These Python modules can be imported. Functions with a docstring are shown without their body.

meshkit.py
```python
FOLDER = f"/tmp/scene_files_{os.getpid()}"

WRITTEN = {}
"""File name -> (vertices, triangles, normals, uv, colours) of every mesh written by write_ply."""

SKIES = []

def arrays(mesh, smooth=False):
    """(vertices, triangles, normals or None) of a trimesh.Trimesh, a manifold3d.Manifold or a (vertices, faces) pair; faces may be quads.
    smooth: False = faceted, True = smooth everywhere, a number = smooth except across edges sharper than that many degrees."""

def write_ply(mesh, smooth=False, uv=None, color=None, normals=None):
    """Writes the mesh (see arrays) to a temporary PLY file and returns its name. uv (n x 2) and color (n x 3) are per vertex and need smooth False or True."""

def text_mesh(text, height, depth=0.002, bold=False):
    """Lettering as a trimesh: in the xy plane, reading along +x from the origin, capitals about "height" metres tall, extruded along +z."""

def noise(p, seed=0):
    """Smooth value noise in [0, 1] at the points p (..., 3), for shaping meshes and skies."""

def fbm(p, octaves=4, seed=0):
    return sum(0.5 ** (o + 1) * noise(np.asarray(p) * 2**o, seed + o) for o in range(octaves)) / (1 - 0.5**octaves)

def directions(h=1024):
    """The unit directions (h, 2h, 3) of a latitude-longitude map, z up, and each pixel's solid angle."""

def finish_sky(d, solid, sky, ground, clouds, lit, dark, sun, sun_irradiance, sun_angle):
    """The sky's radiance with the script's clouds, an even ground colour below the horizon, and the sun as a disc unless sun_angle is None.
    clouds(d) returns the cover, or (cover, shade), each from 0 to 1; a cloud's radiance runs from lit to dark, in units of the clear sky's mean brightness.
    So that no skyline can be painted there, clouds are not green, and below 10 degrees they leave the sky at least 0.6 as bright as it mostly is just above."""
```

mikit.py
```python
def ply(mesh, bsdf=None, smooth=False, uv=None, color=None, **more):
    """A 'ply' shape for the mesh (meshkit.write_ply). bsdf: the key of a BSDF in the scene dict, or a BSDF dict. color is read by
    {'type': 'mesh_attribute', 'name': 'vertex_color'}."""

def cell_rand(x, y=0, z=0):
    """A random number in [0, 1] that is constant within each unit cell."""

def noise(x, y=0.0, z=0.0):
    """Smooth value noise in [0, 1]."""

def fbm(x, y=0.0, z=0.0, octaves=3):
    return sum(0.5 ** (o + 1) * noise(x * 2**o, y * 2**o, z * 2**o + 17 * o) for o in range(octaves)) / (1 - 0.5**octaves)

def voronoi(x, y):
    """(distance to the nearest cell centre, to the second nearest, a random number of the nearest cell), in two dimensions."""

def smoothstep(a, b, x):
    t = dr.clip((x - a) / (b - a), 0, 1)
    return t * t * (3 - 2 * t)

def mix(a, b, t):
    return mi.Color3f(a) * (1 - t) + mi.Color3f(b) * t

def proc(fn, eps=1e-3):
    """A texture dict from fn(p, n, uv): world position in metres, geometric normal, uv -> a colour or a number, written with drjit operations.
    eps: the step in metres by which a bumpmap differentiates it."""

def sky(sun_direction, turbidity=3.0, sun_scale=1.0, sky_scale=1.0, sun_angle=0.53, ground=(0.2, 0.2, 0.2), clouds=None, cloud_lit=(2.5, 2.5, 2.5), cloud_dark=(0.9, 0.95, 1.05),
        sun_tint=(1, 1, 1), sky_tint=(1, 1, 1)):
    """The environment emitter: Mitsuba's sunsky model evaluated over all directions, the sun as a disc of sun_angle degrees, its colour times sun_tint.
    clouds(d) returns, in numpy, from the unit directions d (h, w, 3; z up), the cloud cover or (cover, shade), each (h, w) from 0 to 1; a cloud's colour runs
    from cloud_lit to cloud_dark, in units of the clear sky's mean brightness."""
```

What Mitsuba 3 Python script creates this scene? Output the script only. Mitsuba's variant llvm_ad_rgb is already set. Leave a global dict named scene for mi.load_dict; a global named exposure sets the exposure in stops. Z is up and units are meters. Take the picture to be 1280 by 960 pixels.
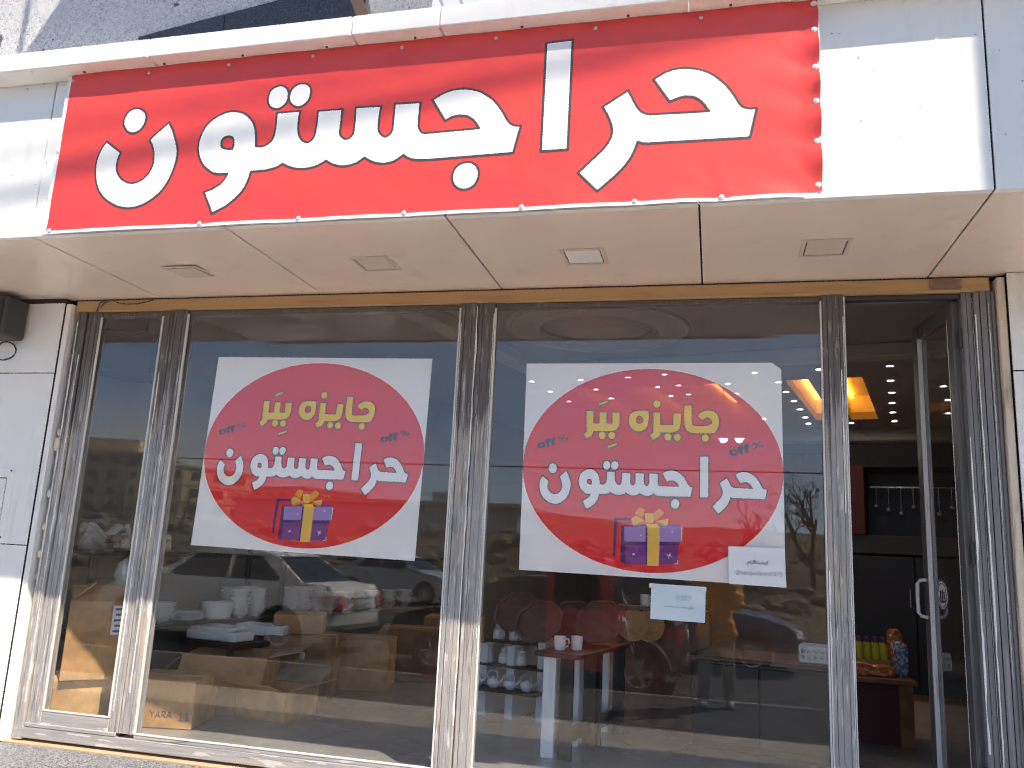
import math, random
import numpy as np, trimesh, mitsuba as mi, drjit as dr, mikit, meshkit
import manifold3d as m3
from shapely.geometry import Polygon, box as sbox, Point, LineString
from shapely import affinity
from shapely.ops import unary_union

# ---------------------------------------------------------------- camera, sky, exposure
# All plan numbers below are in units of U metres (the shop front was measured in these units).
U = 1.25
FWD, UPV = (-0.236, 0.952, 0.196), (-0.001, -0.202, 0.979)
CAM = np.array([0.0, -3.96, 1.32])
T = mi.ScalarTransform4f
scene = {
    'camera': {'type': 'perspective', 'fov': 63.47, 'fov_axis': 'x', 'near_clip': 0.01, 'far_clip': 3000.0,
               'to_world': T().look_at(origin=(CAM * U).tolist(), target=((CAM + np.array(FWD)) * U).tolist(), up=list(UPV))},
}
SUN = (0.4555, -0.4555, 0.765)        # from the right of the street, 50 degrees up
exposure = 2.6


def clouds(d):
    p = d * np.array([5.0, 5.0, 11.0])
    c = meshkit.fbm(p, 4, 3)
    low = np.clip(1 - d[..., 2] / 0.5, 0, 1)
    north = np.clip((d[..., 1] - 0.1) * 3, 0, 1) * 0.75      # a bright bank of cloud stands behind the shop
    return np.clip(np.clip((c - 0.50) * 4.5, 0, 1) * low * 0.85 + north, 0, 1)


scene['sky'] = mikit.sky(SUN, turbidity=3, sky_scale=1.0, sun_scale=0.92, sun_tint=(0.93, 1.0, 1.10), sky_tint=(1.06, 1.02, 1.0), clouds=clouds, cloud_lit=(2.0, 2.0, 2.0), cloud_dark=(0.9, 0.95, 1.05), ground=(0.22, 0.2, 0.18))
labels = {}
rng = random.Random(7)
nrg = np.random.default_rng(5)
fbm, noise, mix, smoothstep = mikit.fbm, mikit.noise, mikit.mix, mikit.smoothstep


# ---------------------------------------------------------------- materials
def two(b):
    return {'type': 'twosided', 'bsdf': b}


def rgb(c):
    return {'type': 'rgb', 'value': list(map(float, c))}


def tex(c):
    return c if isinstance(c, dict) else rgb(c)


def mat(name, c, rough=0.5, metal=0.0, bump=None, bump_scale=0.001, spec=0.5, coat=0.0, sheen=0.0, eps=1e-3, sided=True):
    b = {'type': 'principled', 'base_color': tex(c), 'roughness': rough if not isinstance(rough, dict) else rough, 'metallic': metal, 'specular': spec}
    if coat:
        b['clearcoat'] = coat
        b['clearcoat_gloss'] = 0.9
    if sheen:
        b['sheen'] = sheen
    if bump is not None:
        b = {'type': 'bumpmap', 'arbitrary': mikit.proc(bump, eps), 'scale': bump_scale, 'bsdf': b}
    scene[name] = two(b) if sided else b
    return name


def col(fn):
    return mikit.proc(fn)


def dusty(base, stain, amount, sx, sz):
    # flat colour with vertical dirty run marks and blotches that have their own outline
    def fn(p, n, uv):
        a = fbm(p.x * sx, p.y * sx, p.z * sz, 4)
        b = fbm(p.x * 3.1, p.y * 3.1, p.z * 3.1, 4)
        t = smoothstep(0.52, 0.72, a) * smoothstep(0.4, 0.6, b) * amount + (fbm(p.x * 60, p.y * 60, p.z * 60, 2) - 0.5) * 0.05
        return mix(base, stain, dr.clip(t, 0, 1))
    return col(fn)


def wavy(p, n, uv):
    return fbm(p.x * 1.7, p.y * 1.7, p.z * 1.7, 3)


def panel_col(p, n, uv):
    a = smoothstep(0.52, 0.72, fbm(p.x * 26, p.y * 26, p.z * 1.3, 4)) * smoothstep(0.45, 0.6, fbm(p.x * 3.1, p.y * 3.1, p.z * 3.1, 4)) * 0.16
    chip = smoothstep(0.86, 0.87, fbm(p.x * 44 + 5, p.y * 44, p.z * 44 + 9, 3))
    return mix((0.79, 0.785, 0.775), (0.55, 0.5, 0.43), a) * (1 - 0.75 * chip)


mat('m_panel', col(panel_col), 0.22, bump=wavy, bump_scale=0.004)
mat('m_soffit', dusty((0.74, 0.635, 0.565), (0.56, 0.46, 0.39), 0.25, 9, 9), 0.13, bump=wavy, bump_scale=0.004, coat=0.5)
mat('m_pier', dusty((0.80, 0.785, 0.765), (0.58, 0.53, 0.47), 0.3, 22, 1.2), 0.25, bump=wavy, bump_scale=0.003)
mat('m_lamp', (0.60, 0.52, 0.46), 0.3)
mat('m_gap', (0.03, 0.028, 0.026), 0.8)
mat('m_trim', dusty((0.66, 0.56, 0.45), (0.25, 0.18, 0.13), 0.7, 30, 2.5), 0.4)
mat('m_header', dusty((0.50, 0.31, 0.155), (0.34, 0.2, 0.1), 0.4, 3, 30), 0.42)


def frame_col(p, n, uv):
    s = fbm(p.x * 260, p.y * 260, p.z * 3.4, 4)
    big = fbm(p.x * 9, p.y * 9, p.z * 1.7, 4)
    fine = fbm(p.x * 650, p.y * 650, p.z * 16, 2)
    c = mix((0.26, 0.245, 0.243), (0.375, 0.357, 0.352), smoothstep(0.2, 0.8, s * 0.55 + fine * 0.45))
    tan = smoothstep(0.53, 0.62, fbm(p.x * 26 + 31, p.y * 26, p.z * 1.9 + 5, 4))
    c = c * (1 - tan * 0.4) + mi.Color3f(0.5, 0.4, 0.3) * tan * 0.4
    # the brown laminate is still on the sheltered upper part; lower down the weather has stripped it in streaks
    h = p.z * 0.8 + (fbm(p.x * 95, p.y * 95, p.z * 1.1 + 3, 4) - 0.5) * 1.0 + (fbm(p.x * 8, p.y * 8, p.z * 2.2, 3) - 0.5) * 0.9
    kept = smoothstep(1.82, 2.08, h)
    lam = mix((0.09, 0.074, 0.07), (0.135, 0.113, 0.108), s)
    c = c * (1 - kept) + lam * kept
    flake = smoothstep(0.66, 0.69, fbm(p.x * 75 + 11, p.y * 75, p.z * 7, 4))
    flake = flake * (1 - 0.75 * kept)
    c = c * (1 - flake) + mi.Color3f(0.5, 0.48, 0.46) * flake
    crack = smoothstep(0.035, 0.0, dr.abs(fbm(p.x * 55 + 7, p.y * 55, p.z * 1.2, 3) - 0.5)) * smoothstep(0.45, 0.6, big)
    return c * (1 - 0.5 * crack)


def frame_bump(p, n, uv):
    return fbm(p.x * 260, p.y * 260, p.z * 3.4, 3) + 0.5 * smoothstep(0.66, 0.69, fbm(p.x * 75 + 11, p.y * 75, p.z * 7, 4))


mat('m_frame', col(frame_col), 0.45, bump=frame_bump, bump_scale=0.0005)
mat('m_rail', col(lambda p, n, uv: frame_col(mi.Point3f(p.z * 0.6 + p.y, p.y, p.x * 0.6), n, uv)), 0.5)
def jamb_col(p, n, uv):
    s = fbm(p.x * 150, p.y * 150, p.z * 2.2, 4)
    pale = smoothstep(0.56, 0.66, fbm(p.x * 60 + 3, p.y * 60, p.z * 1.3, 4)) * smoothstep(1.9, 1.2, p.z * 0.8 + (s - 0.5))
    return mix(mix((0.135, 0.125, 0.13), (0.21, 0.2, 0.21), s), (0.34, 0.33, 0.34), pale * 0.5)


mat('m_jamb', col(jamb_col), 0.42, bump=frame_bump, bump_scale=0.001)
mat('m_film', dusty((0.74, 0.72, 0.69), (0.42, 0.36, 0.3), 0.6, 60, 6), 0.4)
mat('m_gasket', (0.62, 0.61, 0.59), 0.45)
mat('m_dark', (0.045, 0.043, 0.045), 0.45)
mat('m_black', (0.02, 0.02, 0.022), 0.35)
mat('m_leaf', dusty((0.10, 0.095, 0.095), (0.24, 0.22, 0.2), 0.8, 120, 2.0), 0.35)
scene['m_glass'] = {'type': 'thindielectric', 'int_ior': 1.56}   # stands for the two panes of a double glazed unit


def granite(p, n, uv):
    a = mikit.voronoi((p.x + p.y * 0.7) * 170, (p.z + p.y * 0.7) * 170)[2]
    b = fbm(p.x * 90, p.y * 90, p.z * 90, 3)
    c = mix((0.52, 0.51, 0.52), (0.20, 0.20, 0.22), smoothstep(0.55, 0.9, a))
    c = mix(c, (0.66, 0.65, 0.64), smoothstep(0.57, 0.66, b) * 0.6)
    chip = smoothstep(0.735, 0.75, fbm(p.x * 13, p.y * 13, p.z * 13 + 3, 3))
    return c * (1 - 0.8 * chip)


mat('m_granite', col(granite), 0.35)


def granite_floor(p, n, uv):
    a = mikit.voronoi(p.x * 190, p.y * 190)[2]
    b = fbm(p.x * 120, p.y * 120, p.z * 120, 3)
    c = mix((0.17, 0.175, 0.19), (0.04, 0.04, 0.05), smoothstep(0.45, 0.7, a))
    return mix(c, (0.38, 0.38, 0.39), smoothstep(0.55, 0.6, b) * 0.7)


mat('m_landing', col(granite_floor), 0.5)
mat('m_stone_dark', col(lambda p, n, uv: mix((0.028, 0.03, 0.036), (0.07, 0.07, 0.08), smoothstep(0.6, 0.9, mikit.voronoi(p.x * 200, p.z * 200)[2]))), 0.12)
mat('m_sill', dusty((0.46, 0.32, 0.20), (0.28, 0.18, 0.11), 0.6, 14, 14), 0.6)
mat('m_rust', dusty((0.22, 0.13, 0.09), (0.4, 0.3, 0.22), 0.6, 20, 20), 0.6)


def banner_red(p, n, uv):
    w = fbm(p.x * 2.2, p.y, p.z * 3.0, 4)
    weave = noise(p.x * 900, 0, p.z * 900)
    return mix((0.72, 0.06, 0.052), (0.66, 0.052, 0.052), smoothstep(0.4, 0.7, w)) * (0.96 + 0.08 * weave)


mat('m_banner', col(banner_red), 0.42)
mat('m_banner_white', (0.80, 0.79, 0.78), 0.42)
mat('m_banner_line', (0.07, 0.05, 0.055), 0.45)
mat('m_screw', (0.7, 0.7, 0.7), 0.3)
mat('m_grommet', (0.55, 0.5, 0.48), 0.35, metal=0.6)


def film(name, c, open_=0.11):
    # printed window film, punched with holes too small to see: about an eighth of it is open
    scene[name] = {'type': 'blendbsdf', 'weight': 1.0 - open_, 'a': {'type': 'null'}, 'b': two({'type': 'diffuse', 'reflectance': rgb(c)})}
    return name


film('p_white', (0.84, 0.83, 0.83))
film('p_red', (0.74, 0.035, 0.042))
film('p_yellow', (0.90, 0.60, 0.03))
film('p_letter', (0.87, 0.86, 0.86))
film('p_line', (0.09, 0.05, 0.06))
film('p_off', (0.06, 0.04, 0.06))
film('p_purple', (0.20, 0.05, 0.25))
film('p_purple_dark', (0.09, 0.025, 0.13))
film('p_lilac', (0.36, 0.24, 0.55))
film('p_orange', (0.82, 0.36, 0.05))
film('p_gold', (0.84, 0.50, 0.10))
film('p_deep_orange', (0.72, 0.22, 0.03))
film('p_spark', (0.88, 0.86, 0.9))
mat('m_paper', (0.70, 0.70, 0.73), 0.7)
mat('m_paper_blue', col(lambda p, n, uv: mix((0.52, 0.60, 0.66), (0.58, 0.65, 0.70), noise(p.x * 9, 0, p.z * 9))), 0.7)
mat('m_ink', (0.12, 0.12, 0.14), 0.7)
mat('m_ink_grey', (0.36, 0.36, 0.4), 0.7)
mat('m_ink_blue', (0.36, 0.44, 0.58), 0.7)
mat('m_ink_blue2', (0.3, 0.36, 0.46), 0.7)


def tiles(p, n, uv):
    c = mix((0.19, 0.187, 0.18), (0.25, 0.247, 0.24), fbm(p.x * 3, p.y * 3, 0, 4))
    return mix(c, (0.30, 0.28, 0.26), smoothstep(0.6, 0.75, fbm(p.x * 12, p.y * 12, 3, 4)) * 0.5)


mat('m_tile', col(tiles), 0.16)
mat('m_joint', (0.2, 0.19, 0.18), 0.8)
mat('m_wall_in', dusty((0.22, 0.205, 0.19), (0.16, 0.145, 0.13), 0.4, 8, 3), 0.7)
mat('m_ceiling', (0.34, 0.32, 0.30), 0.7)
mat('m_moulding', (0.46, 0.44, 0.41), 0.6)


def cardboard(c, k):
    def fn(p, n, uv):
        a = fbm(p.x * 7 + k, p.y * 7, p.z * 7, 4)
        f = noise(p.x * 330, p.y * 330, p.z * 22 + k)
        t = mix(c, tuple(0.68 * v for v in c), smoothstep(0.35, 0.75, a))
        return t * (0.92 + 0.14 * f)
    return col(fn)


for i, c in enumerate([(0.54, 0.32, 0.14), (0.46, 0.26, 0.11), (0.58, 0.36, 0.155), (0.34, 0.2, 0.1)]):
    mat('m_card_%d' % i, cardboard(c, 13.7 * i), 0.75)
mat('m_card_in', cardboard((0.44, 0.34, 0.22), 91.0), 0.8)
mat('m_tape', (0.5, 0.42, 0.3), 0.2)
mat('m_foam', col(lambda p, n, uv: mix((0.66, 0.72, 0.74), (0.76, 0.80, 0.81), mikit.voronoi(p.x * 150 + p.z * 60, p.y * 150 + p.z * 60)[2])), 0.6)
mat('m_china', (0.84, 0.85, 0.85), 0.12)
mat('m_china_blue', (0.66, 0.78, 0.82), 0.14)
mat('m_print', (0.12, 0.16, 0.13), 0.3)
mat('m_white_wood', dusty((0.72, 0.74, 0.76), (0.55, 0.55, 0.55), 0.5, 30, 2), 0.4)


def wood(c1, c2, k=1.0):
    def fn(p, n, uv):
        g = fbm(p.x * 8 * k, p.y * 60 * k, p.z * 8 * k, 4)
        return mix(c1, c2, smoothstep(0.3, 0.7, g))
    return col(fn)


mat('m_wood', wood((0.30, 0.13, 0.06), (0.20, 0.08, 0.04)), 0.4)
mat('m_wood_dark', wood((0.085, 0.05, 0.035), (0.05, 0.03, 0.02)), 0.4)
mat('m_tray', wood((0.18, 0.09, 0.06), (0.12, 0.06, 0.04), 0.7), 0.35)
mat('m_metal', (0.6, 0.6, 0.62), 0.25, metal=0.9)
mat('m_clear_jar', (0.66, 0.68, 0.66), 0.06, spec=0.9)
mat('m_bottle_y', (0.62, 0.55, 0.03), 0.3)
mat('m_cap_p', (0.14, 0.05, 0.2), 0.35)
mat('m_bag_o', col(lambda p, n, uv: mix((0.65, 0.17, 0.04), (0.75, 0.55, 0.3), smoothstep(0.55, 0.62, fbm(p.x * 45, p.y * 45, p.z * 45, 3)))), 0.2)
mat('m_bag_b', col(lambda p, n, uv: mix((0.12, 0.2, 0.36), (0.6, 0.62, 0.66), smoothstep(0.5, 0.56, fbm(p.x * 50, p.y * 50, p.z * 50, 3)))), 0.2)
mat('m_maroon', (0.09, 0.016, 0.016), 0.5)
mat('m_cello', (0.42, 0.44, 0.44), 0.1, spec=0.9)


def asphalt(p, n, uv):
    a = fbm(p.x * 45, p.y * 45, 0, 3)
    b = fbm(p.x * 0.7, p.y * 0.7, 7, 4)
    c = mix((0.036, 0.035, 0.034), (0.062, 0.06, 0.058), a)
    return mix(c, (0.078, 0.074, 0.067), smoothstep(0.52, 0.7, b) * 0.6)


def paving(p, n, uv):
    a = fbm(p.x * 60, p.y * 60, 0, 3)
    b = fbm(p.x * 1.3, p.y * 1.3, 2, 4)
    return mix((0.42, 0.38, 0.33), (0.54, 0.49, 0.425), a * 0.6 + b * 0.4)


def dirt(p, n, uv):
    a = fbm(p.x * 3, p.y * 3, p.z * 3, 5)
    b = fbm(p.x * 0.2, p.y * 0.2, 3, 4)
    return mix(mix((0.085, 0.066, 0.047), (0.16, 0.128, 0.092), a), (0.06, 0.05, 0.035), smoothstep(0.45, 0.65, b) * 0.7)


mat('m_road', col(asphalt), 0.75)
mat('m_paving', col(paving), 0.75)
mat('m_dirt', col(dirt), 0.95)
mat('m_rock', col(lambda p, n, uv: mix((0.12, 0.10, 0.075), (0.28, 0.24, 0.19), fbm(p.x * 2, p.y * 2, p.z * 2, 4))), 0.9)
mat('m_kerb', (0.33, 0.3, 0.27), 0.8)
mat('m_slot', (0.04, 0.035, 0.03), 0.9)
mat('m_bark', (0.11, 0.09, 0.07), 0.9)
mat('m_twig', (0.10, 0.085, 0.06), 0.9)
mat('m_apt', col(lambda p, n, uv: mix((0.40, 0.34, 0.29), (0.30, 0.25, 0.21), smoothstep(0.45, 0.6, fbm(p.x * 0.4, p.y * 0.4, p.z * 0.8, 3)))), 0.8)
mat('m_apt_tan', (0.62, 0.52, 0.33), 0.8)
mat('m_apt_slab', (0.45, 0.40, 0.34), 0.8)
mat('m_shed', (0.33, 0.38, 0.42), 0.6)
mat('m_win_far', (0.06, 0.07, 0.08), 0.15)
mat('m_car_white', (0.80, 0.79, 0.74), 0.25, coat=1.0)
mat('m_car_black', (0.022, 0.022, 0.024), 0.22, coat=1.0)
mat('m_car_silver', (0.40, 0.43, 0.47), 0.25, coat=1.0)
mat('m_car_blue', (0.03, 0.06, 0.14), 0.25, coat=1.0)
mat('m_red_paint', (0.55, 0.03, 0.025), 0.25, coat=1.0)
mat('m_car_glass', (0.02, 0.025, 0.028), 0.05, spec=0.8)
mat('m_tyre', (0.028, 0.027, 0.026), 0.85)
mat('m_rim', (0.5, 0.5, 0.52), 0.3, metal=0.7)
mat('m_tail', (0.45, 0.015, 0.015), 0.12)
mat('m_headlight', (0.75, 0.76, 0.78), 0.08)
mat('m_plate', (0.62, 0.62, 0.6), 0.5)
mat('m_bumper', (0.05, 0.05, 0.052), 0.5)
mat('m_jacket', col(lambda p, n, uv: mix((0.80, 0.40, 0.04), (0.66, 0.31, 0.035), fbm(p.x * 20, p.y * 20, p.z * 20, 3))), 0.6, sheen=0.4)
mat('m_trouser', (0.27, 0.265, 0.22), 0.85)
mat('m_shoe', (0.5, 0.49, 0.47), 0.7)
mat('m_skin', (0.48, 0.29, 0.20), 0.5)
mat('m_hair', (0.02, 0.016, 0.013), 0.6)
mat('m_eye', (0.03, 0.025, 0.02), 0.1)
mat('m_cable', (0.025, 0.025, 0.025), 0.6)


# ---------------------------------------------------------------- mesh helpers
def box(x0, x1, y0, y1, z0, z1, bev=0.0):
    if bev <= 0:
        b = trimesh.creation.box((x1 - x0, y1 - y0, z1 - z0))
        b.apply_translation(((x0 + x1) / 2, (y0 + y1) / 2, (z0 + z1) / 2))
        return b
    bev = min(bev, (x1 - x0) / 2.2, (y1 - y0) / 2.2, (z1 - z0) / 2.2)
    pts = []
    for sx, x in ((1, x0), (-1, x1)):
        for sy, y in ((1, y0), (-1, y1)):
            for sz, z in ((1, z0), (-1, z1)):
                pts += [(x, y + sy * bev, z + sz * bev), (x + sx * bev, y, z + sz * bev), (x + sx * bev, y + sy * bev, z)]
    return man(m3.Manifold.hull_points(np.array(pts, float)))


def man(m):
    k = m.to_mesh()
    return trimesh.Trimesh(np.array(k.vert_properties)[:, :3], np.array(k.tri_verts), process=False)


def toman(t):
    return m3.Manifold(m3.Mesh(np.asarray(t.vertices, np.float32), np.asarray(t.faces, np.uint32)))


def join(*ms):
    return trimesh.util.concatenate([m for m in ms if m is not None])


def mv(m, x=0, y=0, z=0, rz=0, rx=0, ry=0, s=1.0):
    m = m.copy()
    if s != 1.0:
        m.apply_scale(s)
    for a, ax in ((rx, (1, 0, 0)), (ry, (0, 1, 0)), (rz, (0, 0, 1))):
        if a:
            m.apply_transform(trimesh.transformations.rotation_matrix(math.radians(a), ax))
    m.apply_translation((x, y, z))
    return m


def tube(pts, r, sides=8):
    pts = np.asarray(pts, float)
    n = len(pts)
    rr = np.broadcast_to(np.asarray(r, float), (n,))
    t = np.gradient(pts, axis=0)
    t /= np.linalg.norm(t, axis=1, keepdims=True) + 1e-12
    a = np.cross(t, np.where(np.abs(t[:, 2:]) < 0.9, [0, 0, 1.0], [1.0, 0, 0]))
    a /= np.linalg.norm(a, axis=1, keepdims=True) + 1e-12
    b = np.cross(t, a)
    ang = np.arange(sides) * 2 * np.pi / sides
    v = pts[:, None] + rr[:, None, None] * (np.cos(ang)[None, :, None] * a[:, None] + np.sin(ang)[None, :, None] * b[:, None])
    f = []
    for i in range(n - 1):
        for j in range(sides):
            k = (j + 1) % sides
            f += [[i * sides + j, i * sides + k, (i + 1) * sides + k], [i * sides + j, (i + 1) * sides + k, (i + 1) * sides + j]]
    v = np.vstack([v.reshape(-1, 3), pts[:1], pts[-1:]])
    for j in range(sides):
        k = (j + 1) % sides
        f += [[n * sides, k, j], [n * sides + 1, (n - 1) * sides + j, (n - 1) * sides + k]]
    return trimesh.Trimesh(v, np.array(f), process=False)


def lathe(prof, n=28):
    return trimesh.creation.revolve(np.array(prof, float), sections=n)


def xz_prism(poly, y0, y1):
    # shapely polygon in (x, z), extruded from y0 to y1
    if hasattr(poly, 'geoms'):
        return join(*[xz_prism(g, y0, y1) for g in poly.geoms])
    m = trimesh.creation.extrude_polygon(poly, y1 - y0, engine='earcut')
    v = m.vertices.copy()
    m.vertices = np.stack([v[:, 0], y1 - v[:, 2], v[:, 1]], 1)
    return m


def xz_sheet(geom, y):
    ms = []
    for g in getattr(geom, 'geoms', [geom]):
        if g.area < 1e-9 or g.geom_type != 'Polygon':
            continue
        v, f = trimesh.creation.triangulate_polygon(g, engine='earcut')
        v, f = np.asarray(v, float), np.asarray(f)
        a = np.cross(v[f[:, 1]] - v[f[:, 0]], v[f[:, 2]] - v[f[:, 0]])
        f = np.where((a < 0)[:, None], f[:, ::-1], f)
        ms.append(trimesh.Trimesh(np.stack([v[:, 0], np.full(len(v), y), v[:, 1]], 1), f, process=False))
    return join(*ms) if ms else None


def numbered(key):
    if key not in scene and key not in labels:
        return key
    i = 1
    while '%s_%03d' % (key, i) in scene or '%s_%03d' % (key, i) in labels:
        i += 1
    return '%s_%03d' % (key, i)


def own(key):     # the key itself for a thing that is one mesh, else the next free number
    return key if key in labels and key not in scene else numbered(key)


def put(key, mesh, m, smooth=False, **more):
    key = own(key)
    mesh = mesh.copy()
    mesh.apply_scale(U)
    scene[key] = mikit.ply(mesh, m, smooth=smooth, **more)
    return key


def again(key, src, shift=None):
    key = numbered(key)
    scene[key] = dict(scene[src]) if shift is None else {**scene[src], 'to_world': T().translate([float(v) * U for v in shift])}
    return key


def thing(name, label, cat, group=None, kind=None):
    key = numbered(name)
    labels[key] = {'label': label, 'category': cat}
    if group:
        labels[key]['group'] = group
    if kind:
        labels[key]['kind'] = kind
    return key


def struct(name, mesh, m, label, smooth=False):
    k = put(name, mesh, m, smooth)
    labels[k] = {'label': label, 'category': name.replace('_', ' '), 'kind': 'structure'}
    return k


PHI = math.radians(13.3)
cP, sP = math.cos(PHI), math.sin(PHI)


def I(u, v):     # the shop's room is turned a little against its glass front
    return u * cP + v * sP, -u * sP + v * cP


def room(m):     # mesh built in room axes (u, v, z) -> plan axes
    m = m.copy()
    v = m.vertices.copy()
    m.vertices = np.stack([v[:, 0] * cP + v[:, 1] * sP, -v[:, 0] * sP + v[:, 1] * cP, v[:, 2]], 1)
    return m


def UV(x, y):
    return x * cP - y * sP, x * sP + y * cP

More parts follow.
